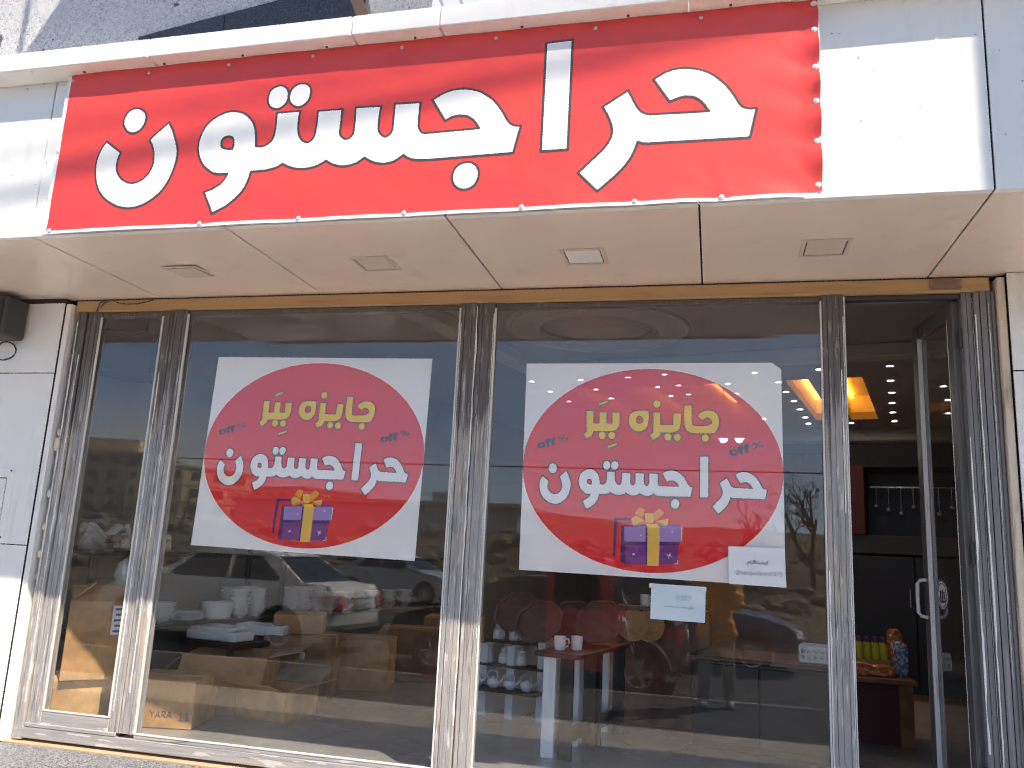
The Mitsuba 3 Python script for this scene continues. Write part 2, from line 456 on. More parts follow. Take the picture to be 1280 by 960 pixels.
# ---------------------------------------------------------------- flat print: outlines in thousandths of a plan unit
LOGO={'noon':[[[-1406,40],[-1322,-21],[-1325,-30],[-1328,-38],[-1330,-47],[-1332,-55],[-1333,-64],[-1333,-73],[-1333,-82],[-1332,-91],[-1331,-100],[-1328,-109],[-1323,-118],[-1318,-127],[-1312,-135],[-1305,-143],[-1297,-151],[-1288,-157],[-1278,-163],[-1268,-168],[-1257,-172],[-1246,-174],[-1236,-175],[-1226,-174],[-1216,-172],[-1206,-169],[-1197,-165],[-1188,-161],[-1180,-155],[-1173,-148],[-1166,-141],[-1160,-134],[-1155,-126],[-1151,-118],[-1148,-110],[-1145,-101],[-1143,-92],[-1142,-82],[-1142,-72],[-1143,-62],[-1144,-51],[-1146,-41],[-1147,-33],[-1150,-24],[-1153,-16],[-1156,-8],[-1160,0],[-1163,7],[-1167,13],[-1171,19],[-1175,25],[-1179,31],[-1090,110],[-1082,97],[-1075,85],[-1067,73],[-1060,60],[-1054,47],[-1047,31],[-1040,14],[-1034,-2],[-1029,-18],[-1025,-35],[-1024,-53],[-1024,-70],[-1025,-87],[-1028,-104],[-1032,-121],[-1038,-141],[-1046,-162],[-1055,-181],[-1066,-200],[-1078,-217],[-1091,-232],[-1106,-245],[-1122,-257],[-1139,-268],[-1157,-277],[-1172,-283],[-1189,-288],[-1206,-292],[-1224,-294],[-1243,-294],[-1260,-292],[-1277,-288],[-1295,-283],[-1312,-276],[-1329,-268],[-1345,-258],[-1361,-248],[-1376,-236],[-1390,-223],[-1402,-209],[-1413,-192],[-1423,-173],[-1431,-154],[-1437,-135],[-1441,-116],[-1445,-98],[-1446,-80],[-1446,-62],[-1444,-45],[-1441,-28],[-1436,-13],[-1430,1],[-1423,15],[-1414,28]]],'noon_dot':[[[-1270,196],[-1261,194],[-1252,191],[-1243,186],[-1235,180],[-1227,173],[-1222,167],[-1219,161],[-1216,154],[-1215,147],[-1214,141],[-1214,131],[-1215,122],[-1216,113],[-1219,105],[-1223,97],[-1228,90],[-1234,84],[-1241,79],[-1249,75],[-1257,72],[-1264,71],[-1272,70],[-1279,71],[-1287,73],[-1295,77],[-1303,82],[-1310,89],[-1316,96],[-1321,104],[-1326,112],[-1329,119],[-1330,126],[-1331,133],[-1331,140],[-1330,146],[-1328,154],[-1325,162],[-1322,170],[-1317,177],[-1312,182],[-1305,187],[-1297,192],[-1289,195],[-1280,196]]],'word':[[[-638,-39],[-639,-30],[-640,-20],[-641,-10],[-643,0],[-644,9],[-646,20],[-648,31],[-651,42],[-654,53],[-659,63],[-663,72],[-668,80],[-674,88],[-681,96],[-688,103],[-696,110],[-704,116],[-712,121],[-721,126],[-730,129],[-742,133],[-754,136],[-766,138],[-778,139],[-790,138],[-804,136],[-817,132],[-830,127],[-842,122],[-854,115],[-865,109],[-875,101],[-884,93],[-893,84],[-900,75],[-906,64],[-911,52],[-916,40],[-919,28],[-921,15],[-923,3],[-923,-9],[-923,-21],[-922,-33],[-919,-46],[-916,-58],[-911,-70],[-905,-82],[-899,-93],[-891,-104],[-883,-114],[-874,-123],[-864,-131],[-853,-139],[-842,-147],[-836,-150],[-830,-153],[-823,-155],[-816,-157],[-810,-158],[-799,-159],[-789,-160],[-779,-160],[-769,-160],[-759,-159],[-763,-167],[-767,-175],[-771,-183],[-776,-190],[-781,-196],[-787,-202],[-794,-207],[-802,-212],[-809,-216],[-817,-220],[-826,-225],[-836,-229],[-846,-232],[-856,-236],[-866,-239],[-814,-340],[-799,-333],[-785,-327],[-771,-320],[-757,-313],[-744,-305],[-732,-296],[-721,-287],[-710,-278],[-699,-267],[-689,-257],[-682,-249],[-676,-240],[-670,-231],[-665,-221],[-661,-211],[-657,-201],[-654,-190],[-651,-179],[-649,-168],[-647,-157],[-632,-157],[-617,-157],[-602,-156],[-588,-156],[-573,-155],[-564,-153],[-555,-152],[-546,-150],[-537,-148],[-529,-145],[-523,-143],[-517,-140],[-512,-136],[-506,-133],[-501,-129],[-492,-134],[-482,-139],[-473,-144],[-463,-148],[-454,-151],[-443,-154],[-433,-157],[-422,-158],[-412,-159],[-401,-160],[-389,-160],[-377,-158],[-366,-157],[-354,-154],[-343,-151],[-334,-148],[-324,-143],[-315,-139],[-306,-133],[-298,-128],[-293,-132],[-288,-135],[-282,-139],[-277,-142],[-272,-145],[-263,-149],[-253,-152],[-244,-155],[-235,-158],[-226,-159],[-214,-160],[-202,-159],[-190,-158],[-179,-156],[-168,-153],[-158,-150],[-148,-145],[-140,-139],[-131,-133],[-123,-127],[-116,-132],[-109,-137],[-102,-141],[-95,-145],[-88,-148],[-79,-152],[-69,-155],[-59,-158],[-50,-159],[-40,-160],[-31,-161],[-21,-160],[-12,-159],[-3,-157],[6,-155],[16,-151],[25,-146],[33,-140],[42,-134],[50,-128],[57,-133],[63,-138],[70,-142],[77,-146],[84,-149],[92,-151],[101,-153],[109,-154],[118,-155],[126,-156],[138,-157],[149,-157],[160,-157],[171,-157],[182,-157],[516,-151],[542,-35],[535,-35],[529,-35],[522,-34],[516,-33],[510,-31],[505,-28],[500,-25],[496,-20],[492,-16],[488,-11],[482,-2],[476,8],[471,18],[465,29],[459,38],[451,50],[443,62],[434,73],[425,84],[415,94],[403,104],[391,113],[378,122],[365,130],[351,136],[337,141],[323,145],[309,148],[295,150],[280,151],[267,151],[255,150],[242,149],[230,146],[218,142],[205,137],[193,132],[181,125],[170,118],[159,111],[221,11],[226,14],[231,17],[236,20],[241,23],[247,25],[253,27],[259,28],[265,29],[271,29],[278,30],[285,30],[292,29],[299,28],[306,27],[313,25],[319,21],[326,17],[332,13],[338,8],[344,3],[349,-4],[355,-11],[360,-19],[364,-26],[369,-34],[146,-37],[141,-37],[137,-37],[133,-36],[128,-35],[124,-33],[121,-30],[117,-27],[115,-23],[112,-19],[110,-15],[108,-9],[107,-2],[106,5],[106,12],[106,18],[105,36],[106,53],[106,70],[106,88],[107,105],[-8,109],[-8,91],[-8,73],[-8,55],[-8,38],[-8,20],[-8,12],[-8,3],[-8,-5],[-10,-13],[-12,-20],[-16,-26],[-21,-31],[-26,-35],[-33,-38],[-40,-39],[-46,-37],[-52,-33],[-58,-28],[-63,-22],[-67,-16],[-70,-8],[-72,0],[-72,8],[-73,17],[-73,25],[-73,41],[-72,57],[-71,73],[-70,89],[-68,104],[-184,107],[-184,89],[-184,72],[-183,54],[-183,37],[-184,19],[-184,11],[-183,3],[-184,-5],[-185,-13],[-187,-19],[-191,-25],[-196,-30],[-202,-34],[-208,-36],[-215,-37],[-222,-35],[-229,-31],[-235,-26],[-240,-20],[-244,-14],[-246,-5],[-247,3],[-247,11],[-246,19],[-246,28],[-246,43],[-246,59],[-246,74],[-246,90],[-245,105],[-359,106],[-359,88],[-359,70],[-359,52],[-360,35],[-361,17],[-361,9],[-362,1],[-363,-6],[-365,-14],[-368,-20],[-372,-26],[-377,-31],[-382,-35],[-389,-38],[-396,-39],[-403,-37],[-411,-34],[-418,-28],[-424,-22],[-429,-16],[-435,-5],[-439,5],[-442,16],[-444,28],[-445,39],[-446,54],[-446,69],[-446,83],[-445,98],[-443,113],[-555,113],[-554,95],[-554,78],[-553,60],[-554,42],[-555,25],[-556,16],[-557,7],[-559,-2],[-562,-10],[-566,-17],[-571,-23],[-577,-28],[-584,-32],[-591,-36],[-598,-39],[-606,-40],[-613,-41],[-622,-41],[-630,-40]],[[-774,18],[-770,17],[-766,15],[-762,13],[-758,10],[-755,7],[-753,2],[-751,-2],[-750,-7],[-749,-12],[-749,-16],[-749,-22],[-749,-28],[-749,-33],[-750,-39],[-751,-44],[-756,-44],[-762,-44],[-767,-44],[-773,-43],[-778,-42],[-784,-41],[-789,-39],[-794,-37],[-799,-35],[-803,-31],[-806,-27],[-808,-23],[-809,-18],[-810,-13],[-810,-8],[-810,-3],[-808,1],[-807,5],[-804,9],[-801,12],[-797,15],[-791,17],[-786,18],[-780,18]]],'ta_dot':[[[-551,242],[-544,241],[-537,238],[-530,235],[-524,230],[-518,225],[-514,219],[-511,212],[-508,204],[-507,197],[-507,190],[-507,182],[-508,174],[-511,166],[-514,159],[-518,153],[-523,147],[-530,141],[-537,137],[-545,133],[-553,131],[-561,131],[-568,133],[-576,135],[-583,139],[-589,144],[-595,150],[-599,157],[-603,164],[-605,172],[-606,180],[-607,189],[-606,199],[-603,209],[-600,217],[-595,224],[-588,230],[-580,235],[-571,239],[-561,241]]],'ta_dot2':[[[-444,242],[-437,241],[-429,239],[-421,235],[-414,230],[-409,224],[-405,217],[-402,210],[-401,203],[-401,195],[-401,188],[-402,180],[-404,172],[-407,164],[-411,158],[-416,152],[-422,146],[-430,140],[-437,136],[-446,133],[-455,132],[-463,133],[-470,136],[-478,140],[-485,145],[-491,151],[-496,156],[-499,162],[-502,169],[-503,176],[-504,182],[-503,192],[-501,201],[-498,210],[-494,219],[-488,226],[-481,232],[-473,237],[-464,240],[-454,242]]],'jeem_dot':[[[325,-178],[333,-178],[342,-180],[350,-184],[357,-189],[364,-194],[369,-201],[373,-209],[376,-217],[378,-226],[378,-234],[377,-244],[375,-253],[372,-262],[367,-271],[362,-278],[355,-284],[348,-289],[340,-292],[331,-294],[322,-295],[314,-295],[306,-293],[298,-290],[291,-286],[284,-280],[278,-274],[273,-266],[270,-258],[267,-249],[266,-241],[267,-231],[269,-221],[272,-212],[276,-203],[282,-196],[289,-190],[297,-185],[306,-181],[315,-179]]],'alef':[[[631,323],[739,326],[735,-152],[628,-152]]],'hara':[[[967,83],[972,70],[978,58],[984,46],[989,34],[996,22],[999,15],[1003,8],[1008,1],[1012,-5],[1018,-11],[1023,-15],[1029,-18],[1035,-21],[1041,-23],[1047,-25],[1049,-26],[1051,-26],[1053,-27],[1055,-26],[1057,-26],[1274,-31],[1268,-22],[1263,-13],[1257,-4],[1251,5],[1244,13],[1238,18],[1232,23],[1226,27],[1219,30],[1212,33],[1205,35],[1198,36],[1191,37],[1184,37],[1177,37],[1167,35],[1156,32],[1146,28],[1136,25],[1126,21],[1064,120],[1075,128],[1087,135],[1098,142],[1110,148],[1123,152],[1136,156],[1149,158],[1163,159],[1177,159],[1190,158],[1206,155],[1222,151],[1238,146],[1253,140],[1268,133],[1282,124],[1295,114],[1307,103],[1319,91],[1330,79],[1340,68],[1348,55],[1356,43],[1364,30],[1371,17],[1375,10],[1379,2],[1383,-6],[1387,-13],[1392,-20],[1396,-23],[1400,-26],[1405,-28],[1410,-30],[1415,-32],[1422,-33],[1428,-34],[1435,-34],[1441,-34],[1448,-34],[1423,-150],[1059,-147],[1054,-147],[1049,-148],[1044,-148],[1040,-147],[1035,-147],[1029,-146],[1024,-144],[1018,-142],[1013,-140],[1007,-138],[1004,-148],[1001,-159],[997,-169],[993,-180],[989,-189],[984,-200],[978,-210],[971,-219],[965,-229],[958,-238],[949,-248],[940,-257],[931,-267],[922,-276],[912,-285],[901,-295],[890,-305],[879,-314],[868,-324],[856,-333],[779,-253],[793,-241],[806,-228],[819,-215],[832,-202],[845,-190],[852,-182],[859,-175],[867,-168],[874,-160],[880,-152],[886,-144],[891,-136],[896,-127],[901,-118],[904,-109],[906,-101],[907,-94],[907,-86],[907,-77],[906,-69],[904,-60],[901,-51],[898,-42],[895,-33],[891,-25],[887,-15],[883,-6],[878,3],[873,12],[868,21]]]}
YELLOW={'ja':[[[203,304],[202,286],[202,268],[202,250],[202,232],[204,214],[204,212],[205,210],[207,208],[209,207],[212,206],[223,205],[235,205],[246,205],[258,206],[269,207],[274,208],[280,210],[285,212],[289,214],[293,218],[295,221],[295,225],[295,228],[294,232],[292,235],[289,238],[286,241],[282,243],[278,245],[274,245],[269,244],[265,242],[261,239],[257,235],[254,231],[228,252],[232,257],[235,261],[239,266],[243,269],[248,272],[254,275],[260,278],[267,280],[274,281],[281,281],[288,280],[294,279],[301,277],[307,274],[312,270],[317,266],[321,261],[324,255],[326,250],[328,244],[329,235],[329,227],[328,219],[327,211],[325,203],[323,196],[320,190],[316,184],[312,177],[308,171],[288,170],[268,169],[249,169],[229,169],[209,170],[202,171],[196,172],[190,174],[184,177],[179,181],[175,186],[172,192],[170,199],[168,206],[167,213],[166,231],[165,249],[165,267],[166,285],[166,303]]],'ya_ze':[[[117,264],[151,264],[152,255],[152,246],[152,237],[152,228],[152,220],[151,213],[150,207],[149,201],[147,195],[145,189],[141,185],[136,181],[131,177],[126,175],[120,173],[108,171],[95,170],[82,170],[69,170],[56,171],[56,167],[56,164],[55,161],[54,158],[53,155],[47,149],[41,144],[34,140],[27,136],[20,132],[3,157],[7,159],[10,161],[14,163],[16,165],[19,168],[20,173],[21,178],[21,183],[21,188],[21,192],[21,207],[21,223],[21,238],[21,253],[20,268],[54,268],[55,208],[114,208]]],'he':[[[-46,275],[-37,276],[-28,276],[-19,276],[-11,276],[-2,276],[-1,267],[0,258],[1,249],[1,240],[0,230],[-1,222],[-2,214],[-3,206],[-6,199],[-10,192],[-15,186],[-20,181],[-27,177],[-34,174],[-41,173],[-48,172],[-55,173],[-62,175],[-69,178],[-75,182],[-81,187],[-86,192],[-90,199],[-94,206],[-96,213],[-97,220],[-97,228],[-96,235],[-95,242],[-92,249],[-90,254],[-87,258],[-83,263],[-79,266],[-74,269],[-69,272],[-63,273],[-57,274],[-52,274]],[[-44,249],[-40,248],[-37,247],[-34,245],[-31,243],[-29,240],[-27,236],[-27,232],[-26,228],[-27,224],[-28,221],[-30,218],[-33,215],[-36,213],[-40,212],[-43,211],[-46,211],[-49,212],[-52,213],[-55,215],[-57,217],[-59,220],[-60,223],[-61,226],[-61,230],[-61,233],[-60,236],[-59,238],[-58,241],[-56,243],[-55,245],[-53,247],[-51,248],[-49,249],[-46,249]]],'bebar':[[[-304,271],[-268,271],[-267,209],[-238,210],[-239,265],[-204,266],[-203,210],[-175,210],[-177,264],[-140,264],[-140,254],[-139,244],[-139,233],[-139,223],[-140,213],[-141,207],[-143,200],[-145,194],[-147,189],[-151,184],[-155,180],[-160,177],[-165,175],[-171,174],[-176,173],[-194,171],[-212,171],[-230,170],[-249,170],[-267,170],[-267,167],[-267,163],[-268,159],[-269,156],[-271,153],[-276,148],[-282,143],[-287,139],[-294,136],[-300,132],[-318,157],[-314,158],[-310,160],[-307,162],[-304,164],[-302,167],[-301,173],[-300,178],[-301,183],[-301,189],[-302,195],[-302,210],[-302,225],[-303,240],[-303,255]]],'dot0':[[[282,148],[281,143],[279,139],[277,135],[273,132],[269,130],[264,130],[260,130],[256,132],[252,135],[249,138],[248,143],[247,147],[247,152],[249,157],[252,160],[256,163],[260,165],[264,166],[269,165],[273,164],[277,161],[279,157],[281,153]]],'dot1':[[[109,150],[108,145],[107,140],[104,137],[100,134],[96,132],[91,131],[87,132],[82,133],[79,136],[76,140],[74,144],[73,149],[74,154],[75,158],[78,162],[82,165],[86,167],[91,168],[95,167],[100,165],[103,162],[106,159],[108,154]]],'dot2':[[[152,149],[151,144],[149,140],[147,136],[143,133],[139,131],[134,131],[130,131],[125,133],[122,136],[119,139],[117,144],[116,148],[117,153],[118,158],[121,161],[125,164],[129,166],[134,167],[138,166],[143,165],[146,162],[149,158],[151,154]]],'dot3':[[[56,308],[56,303],[54,298],[51,295],[47,292],[43,290],[39,289],[34,290],[29,291],[26,294],[23,298],[21,303],[20,307],[21,312],[22,317],[25,321],[29,324],[33,326],[38,326],[43,326],[47,324],[51,321],[54,317],[56,313]]],'dot4':[[[-205,151],[-205,146],[-207,142],[-210,138],[-214,135],[-218,133],[-223,132],[-228,133],[-232,134],[-236,137],[-239,141],[-241,145],[-242,150],[-241,155],[-240,160],[-237,164],[-233,167],[-229,168],[-224,169],[-219,169],[-215,167],[-211,164],[-208,160],[-206,156]]],'dot5':[[[-159,152],[-159,147],[-161,142],[-164,138],[-167,135],[-172,133],[-176,133],[-181,133],[-186,135],[-190,138],[-193,142],[-195,146],[-195,151],[-195,156],[-193,160],[-190,164],[-187,167],[-182,169],[-177,170],[-173,169],[-168,168],[-164,165],[-161,161],[-159,156]]],'fatha':[[[-245,306],[-202,324],[-198,314],[-241,295]]],'kasra':[[[-198,99],[-153,116],[-149,106],[-194,87]]]}
GIFT={'back_box':[[-158,-243],[-79,-240],[-78,-251],[-143,-254],[-151,-420],[-163,-419]],'side':[[-124,-274],[-104,-279],[-100,-453],[-126,-445]],'body':[[-104,-356],[140,-345],[141,-441],[-103,-454]],'lid_shade':[[-108,-348],[158,-336],[141,-354],[-104,-366]],'lid':[[-111,-281],[159,-270],[157,-338],[-108,-350]],'lid_top':[[-122,-274],[137,-259],[158,-270],[-110,-282]],'ribbon_top':[[-8,-263],[43,-261],[55,-277],[-1,-279]],'ribbon':[[-1,-278],[55,-276],[53,-452],[-1,-455]],'ribbon_shade':[[-11,-279],[-1,-278],[-1,-450],[-8,-447]],'bow1':[[-62,-217],[-38,-187],[-15,-198],[-24,-233]],'bow1b':[[-62,-217],[-24,-233],[-29,-243],[-52,-230]],'bow2':[[-79,-242],[-56,-227],[-15,-250],[-69,-270]],'bow2b':[[-69,-270],[-15,-250],[-5,-261],[-65,-276]],'bow3':[[26,-213],[52,-189],[76,-208],[31,-248]],'bow3b':[[31,-248],[76,-208],[66,-224],[36,-252]],'bow4':[[41,-248],[95,-235],[93,-255],[90,-268]],'bow4b':[[41,-248],[90,-268],[72,-271],[37,-257]],'knot':[[-15,-213],[25,-215],[29,-250],[18,-258],[-11,-256]],'star':[[81,-395],[98,-402],[108,-385],[103,-403],[117,-409],[100,-406],[95,-424],[97,-405]],'spark':[[-72,-406],[-65,-400],[-59,-405],[-64,-412]],'spark2':[[-36,-317],[-31,-312],[-27,-317],[-31,-322]],'spark3':[[107,-293],[112,-288],[118,-292],[112,-299]],'edge':[[154,-273],[159,-271],[157,-336],[155,-337]],'edge2':[[136,-422],[140,-422],[139,-440],[121,-441],[121,-439],[137,-438]]}
INSTA=[[[[453,47],[451,135],[462,135],[465,57],[464,47]]],[[[194,58],[191,135],[202,135],[205,67],[207,60],[211,58],[231,59],[235,64],[239,83],[249,81],[247,61],[253,58],[272,59],[276,65],[280,81],[288,80],[291,78],[288,68],[288,61],[292,58],[303,58],[308,63],[311,81],[317,82],[323,80],[321,71],[321,60],[324,58],[335,58],[340,62],[339,89],[341,90],[350,89],[353,65],[360,58],[373,58],[378,61],[381,69],[382,79],[385,83],[394,81],[392,64],[395,59],[420,58],[424,60],[425,62],[425,73],[419,93],[428,97],[431,96],[435,84],[437,75],[437,63],[434,55],[429,50],[416,46],[398,46],[391,48],[386,53],[378,47],[360,46],[354,48],[347,54],[341,48],[335,46],[323,46],[315,51],[304,46],[292,46],[286,48],[282,52],[277,48],[270,46],[253,46],[244,49],[241,53],[233,47],[210,46],[199,50]]],[[[422,27],[422,32],[426,37],[432,37],[436,32],[436,27],[432,23],[426,23]]],[[[406,27],[406,32],[410,37],[416,37],[420,32],[420,27],[416,23],[410,23]]],[[[377,97],[378,104],[382,107],[387,107],[391,102],[391,97],[387,93],[381,93]]],[[[243,97],[244,104],[248,107],[254,106],[257,102],[257,97],[253,93],[247,93]]],[[[227,97],[228,104],[232,107],[238,106],[241,102],[241,97],[237,93],[231,93]]],[[[85,19],[82,30],[96,35],[104,41],[111,52],[112,65],[110,72],[104,82],[104,85],[112,89],[116,87],[124,64],[130,58],[156,58],[163,60],[166,63],[166,68],[162,76],[149,89],[136,99],[136,105],[139,111],[147,117],[178,133],[182,133],[185,126],[185,122],[158,110],[150,104],[169,85],[175,76],[177,70],[177,61],[174,54],[167,49],[155,46],[128,46],[121,49],[115,37],[100,24],[92,20]]],[[[132,113],[128,121],[132,124],[173,147],[176,146],[179,140],[179,138],[176,136],[155,126],[135,113]]],[[[67,47],[65,135],[76,135],[79,57],[78,47]]],[[[0,32],[1,50],[4,56],[9,61],[15,64],[25,66],[42,65],[40,77],[37,81],[33,83],[26,83],[22,81],[15,71],[6,75],[6,78],[11,86],[18,92],[26,95],[35,95],[44,91],[49,85],[53,73],[53,62],[49,51],[32,54],[22,54],[16,52],[12,46],[12,31],[15,12],[18,4],[17,2],[9,0],[6,1]]]]

# ---------------------------------------------------------------- ground
def ground_sheet(x0, x1, y0, y1, z, key, m, label, nx=2, ny=2, fn=None):
    xs, ys = np.linspace(x0, x1, nx), np.linspace(y0, y1, ny)
    X, Y = np.meshgrid(xs, ys)
    Z = np.full_like(X, z) if fn is None else fn(X, Y)
    v = np.stack([X.ravel(), Y.ravel(), Z.ravel()], 1)
    f = []
    for j in range(ny - 1):
        for i in range(nx - 1):
            a = j * nx + i
            f += [[a, a + 1, a + nx + 1], [a, a + nx + 1, a + nx]]
    return struct(key, trimesh.Trimesh(v, np.array(f), process=False), m, label, smooth=fn is not None)


def hills(X, Y):
    d = np.clip((-Y - 13.5) / 6, 0, 1)
    p = np.stack([X, Y, np.zeros_like(X)], -1)
    berm = 1.7 * np.exp(-((Y + 27 + 2 * np.sin(X * 0.11)) / 4.5) ** 2) * (0.55 + 0.9 * meshkit.fbm(p * 0.22, 4, 1))
    far = 5.0 * np.exp(-((Y + 75) / 16) ** 2) * np.clip((X + 42) / 14, 0, 1) * (0.5 + 0.8 * meshkit.fbm(p * 0.04, 4, 2))
    rough = (meshkit.fbm(p * 0.8, 4, 5) - 0.5) * 0.5
    return -0.13 + d * (berm + far + rough)


ground_sheet(-400, 400, -700, 200, -0.30, 'ground', 'm_dirt', 'bare dry brown earth reaching to the horizon across the street')
ground_sheet(-90, 60, -110, -13.4, 0, 'dirt_mounds', 'm_dirt', 'rough heaps of brown earth and rubble beyond the road', 150, 120, hills)
struct('road', box(-90, 60, -13.6, -4.62, -0.29, -0.12), 'm_road', 'dusty grey asphalt street in front of the shop')
struct('pavement', box(-90, 60, -3.0, -1.30, -0.29, 0.0), 'm_paving', 'sunlit beige pavement in front of the shop step')
struct('parking_strip', box(-90, 60, -4.54, -3.004, -0.29, -0.004), 'm_road', 'grey asphalt parking strip between the pavement and the kerb line')
for k in range(-14, 9):
    x = k * 0.8
    kk = numbered('kerb_stone')
    put(kk, box(x + 0.004, x + 0.796, -4.62, -4.545, -0.28, 0.012, 0.01), 'm_kerb')
    labels[kk] = {'label': 'grey concrete kerb stone edging the pavement behind the photographer', 'category': 'kerb stone', 'group': 'kerb stones along the pavement', 'kind': 'structure'}
for k in range(-7, 6):
    x = k * 0.72 - 0.1
    kk = numbered('landing')
    put(kk, box(x + 0.0015, x + 0.7185, -1.30, -0.055, -0.02, 0.2, 0.006), 'm_landing')
    labels[kk] = {'label': 'speckled grey granite step slab in front of the shop window', 'category': 'landing', 'group': 'granite slabs of the step', 'kind': 'structure'}

# ---------------------------------------------------------------- the shop building
B = thing('shop_building', 'white panelled shop front with weathered glass frontage under a deep fascia', 'shop building')
SOF, FAS, FY = 2.632, 3.42, -0.963
J0, JS = 0.955, 1.0065
put(B + '__backing', join(box(-7.2, 3.6, FY + 0.012, FY + 0.05, SOF + 0.012, FAS), box(-7.2, 3.6, FY + 0.05, 0.3, SOF + 0.012, SOF + 0.05),
                          box(-7.2, 3.6, 0.02, 0.3, SOF + 0.05, 3.45)), 'm_gap')
for k in range(-7, 3):
    x0 = J0 + k * JS
    x1 = min(x0 + JS, 3.6)
    g = 0.004
    lip = xz_prism(Polygon([(x0 + g, SOF), (x1 - g, SOF), (x1 - g, FAS - 0.002), (x0 + g, FAS - 0.002)]), FY, FY + 0.008)
    put(B + '__fascia_panel', join(lip, box(x0 + g, x1 - g, FY + 0.008, FY + 0.033, SOF, SOF + 0.006)), 'm_panel')
    # soffit panel with a square hole for its lamp where there is one
    sp = box(x0 + g, x1 - g, FY + 0.037, -0.004, SOF + 0.001, SOF + 0.007)
    put(B + '__soffit_panel', sp, 'm_soffit')
for x0, x1 in ((-7.2, -4.51), (-4.5, -3.495), (-3.49, -2.488), (-2.483, -1.495), (-1.49, -1.102), (-1.097, -0.097), (-0.092, 0.908), (0.913, 1.913), (1.918, 3.6)):
    put(B + '__coping', box(x0, x1, -1.08, -0.52, FAS, 3.512, 0.004), 'm_panel')
# screws that pin the coping's underside
for i, x in enumerate(np.arange(-2.9, 1.4, 0.43)):
    put(B + '__coping_screw', mv(lathe([(0, 0.0), (0.006, 0.0), (0.005, -0.004), (0, -0.005)], 10), x + nrg.uniform(-.05, .05), -1.02, FAS), 'm_dark')
# upper storey: speckled stone wall with a dark polished stone wedge
put(B + '__upper_wall', xz_prism(Polygon([(-7.2, 3.45), (-1.68, 3.45), (-1.68, 6.6), (-7.2, 6.6)]), -0.60, 0.3), 'm_granite')
w1 = Polygon([(-2.95, 3.5), (-2.447, 3.5), (-2.447, 3.952), (-2.95, 3.876)])
w2 = Polygon([(-2.443, 3.5), (-1.665, 3.5), (-1.665, 4.068), (-2.443, 3.9525)])
put(B + '__dark_stone', xz_prism(w1, -0.625, -0.59), 'm_stone_dark')
put(B + '__dark_stone', xz_prism(w2, -0.625, -0.59), 'm_stone_dark')
# balcony added above the frame: it keeps most of the stone wall in shade
put(B + '__added_balcony_slab', box(-2.36, 1.6, -2.0, -0.61, 5.98, 6.12), 'm_panel')
put(B + '__added_balcony_rail', join(box(-2.36, 1.6, -2.0, -1.97, 6.7, 6.73), *[box(-2.36 + 0.33 * i, -2.34 + 0.33 * i, -1.99, -1.97, 6.121, 6.699) for i in range(13)]), 'm_dark')
# piers
for (x0, x1, ed) in ((-7.2, -3.674, 'l'), (1.262, 3.6, 'r')):
    for z0, z1 in ((-0.02, 0.238), (0.242, 1.211), (1.216, 2.182), (2.188, 2.602 if ed == 'l' else 2.629)):
        cut = [x0, -5.4, x1] if ed == 'l' else [x0, 2.3, x1]
        for a, b in zip(cut[:-1], cut[1:]):
            put(B + '__pier_panel', box(a + 0.002, b - 0.002, -0.06, -0.052, z0, z1, 0.0015), 'm_pier')
    put(B + '__pier_core', box(x0, x1 - 0.004 if ed == 'l' else x1, -0.051, 0.1, -0.02, 2.64) if ed == 'l' else box(x0 + 0.004, x1, -0.051, 0.1, -0.02, 2.64), 'm_gap')
put(B + '__reveal_strip', box(-3.671, -3.637, -0.050, 0.05, 0.2, 2.60, 0.003), 'm_pier')
put(B + '__reveal_strip', box(1.226, 1.259, -0.045, 0.05, 0.2, 2.615, 0.003), 'm_trim')
put(B + '__threshold', box(-3.64, 1.23, -0.052, 0.06, -0.02, 0.207, 0.003), 'm_sill')
put(B + '__header', join(box(-3.625, 1.205, -0.022, 0.04, 2.558, 2.624, 0.004), box(-3.625, 1.205, -0.027, -0.0225, 2.560, 2.567)), 'm_header')
put(B + '__header_patch', box(0.955, 1.09, -0.030, -0.0225, 2.572, 2.616, 0.002), 'm_rust')
put(B + '__header_gap', box(-3.66, 1.23, -0.004, 0.045, 2.6245, 2.644), 'm_gap')

# window frames: upright members are profiles extruded along z
ZB, ZT = 0.215, 2.556


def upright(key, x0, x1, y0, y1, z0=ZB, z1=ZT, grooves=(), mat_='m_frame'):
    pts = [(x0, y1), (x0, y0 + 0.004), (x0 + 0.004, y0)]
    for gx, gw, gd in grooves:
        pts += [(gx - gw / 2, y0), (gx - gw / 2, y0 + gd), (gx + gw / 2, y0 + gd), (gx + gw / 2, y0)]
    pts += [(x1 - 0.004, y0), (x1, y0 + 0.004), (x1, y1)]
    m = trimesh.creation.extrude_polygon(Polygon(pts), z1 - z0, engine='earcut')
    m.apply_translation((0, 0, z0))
    return put(key, m, mat_)


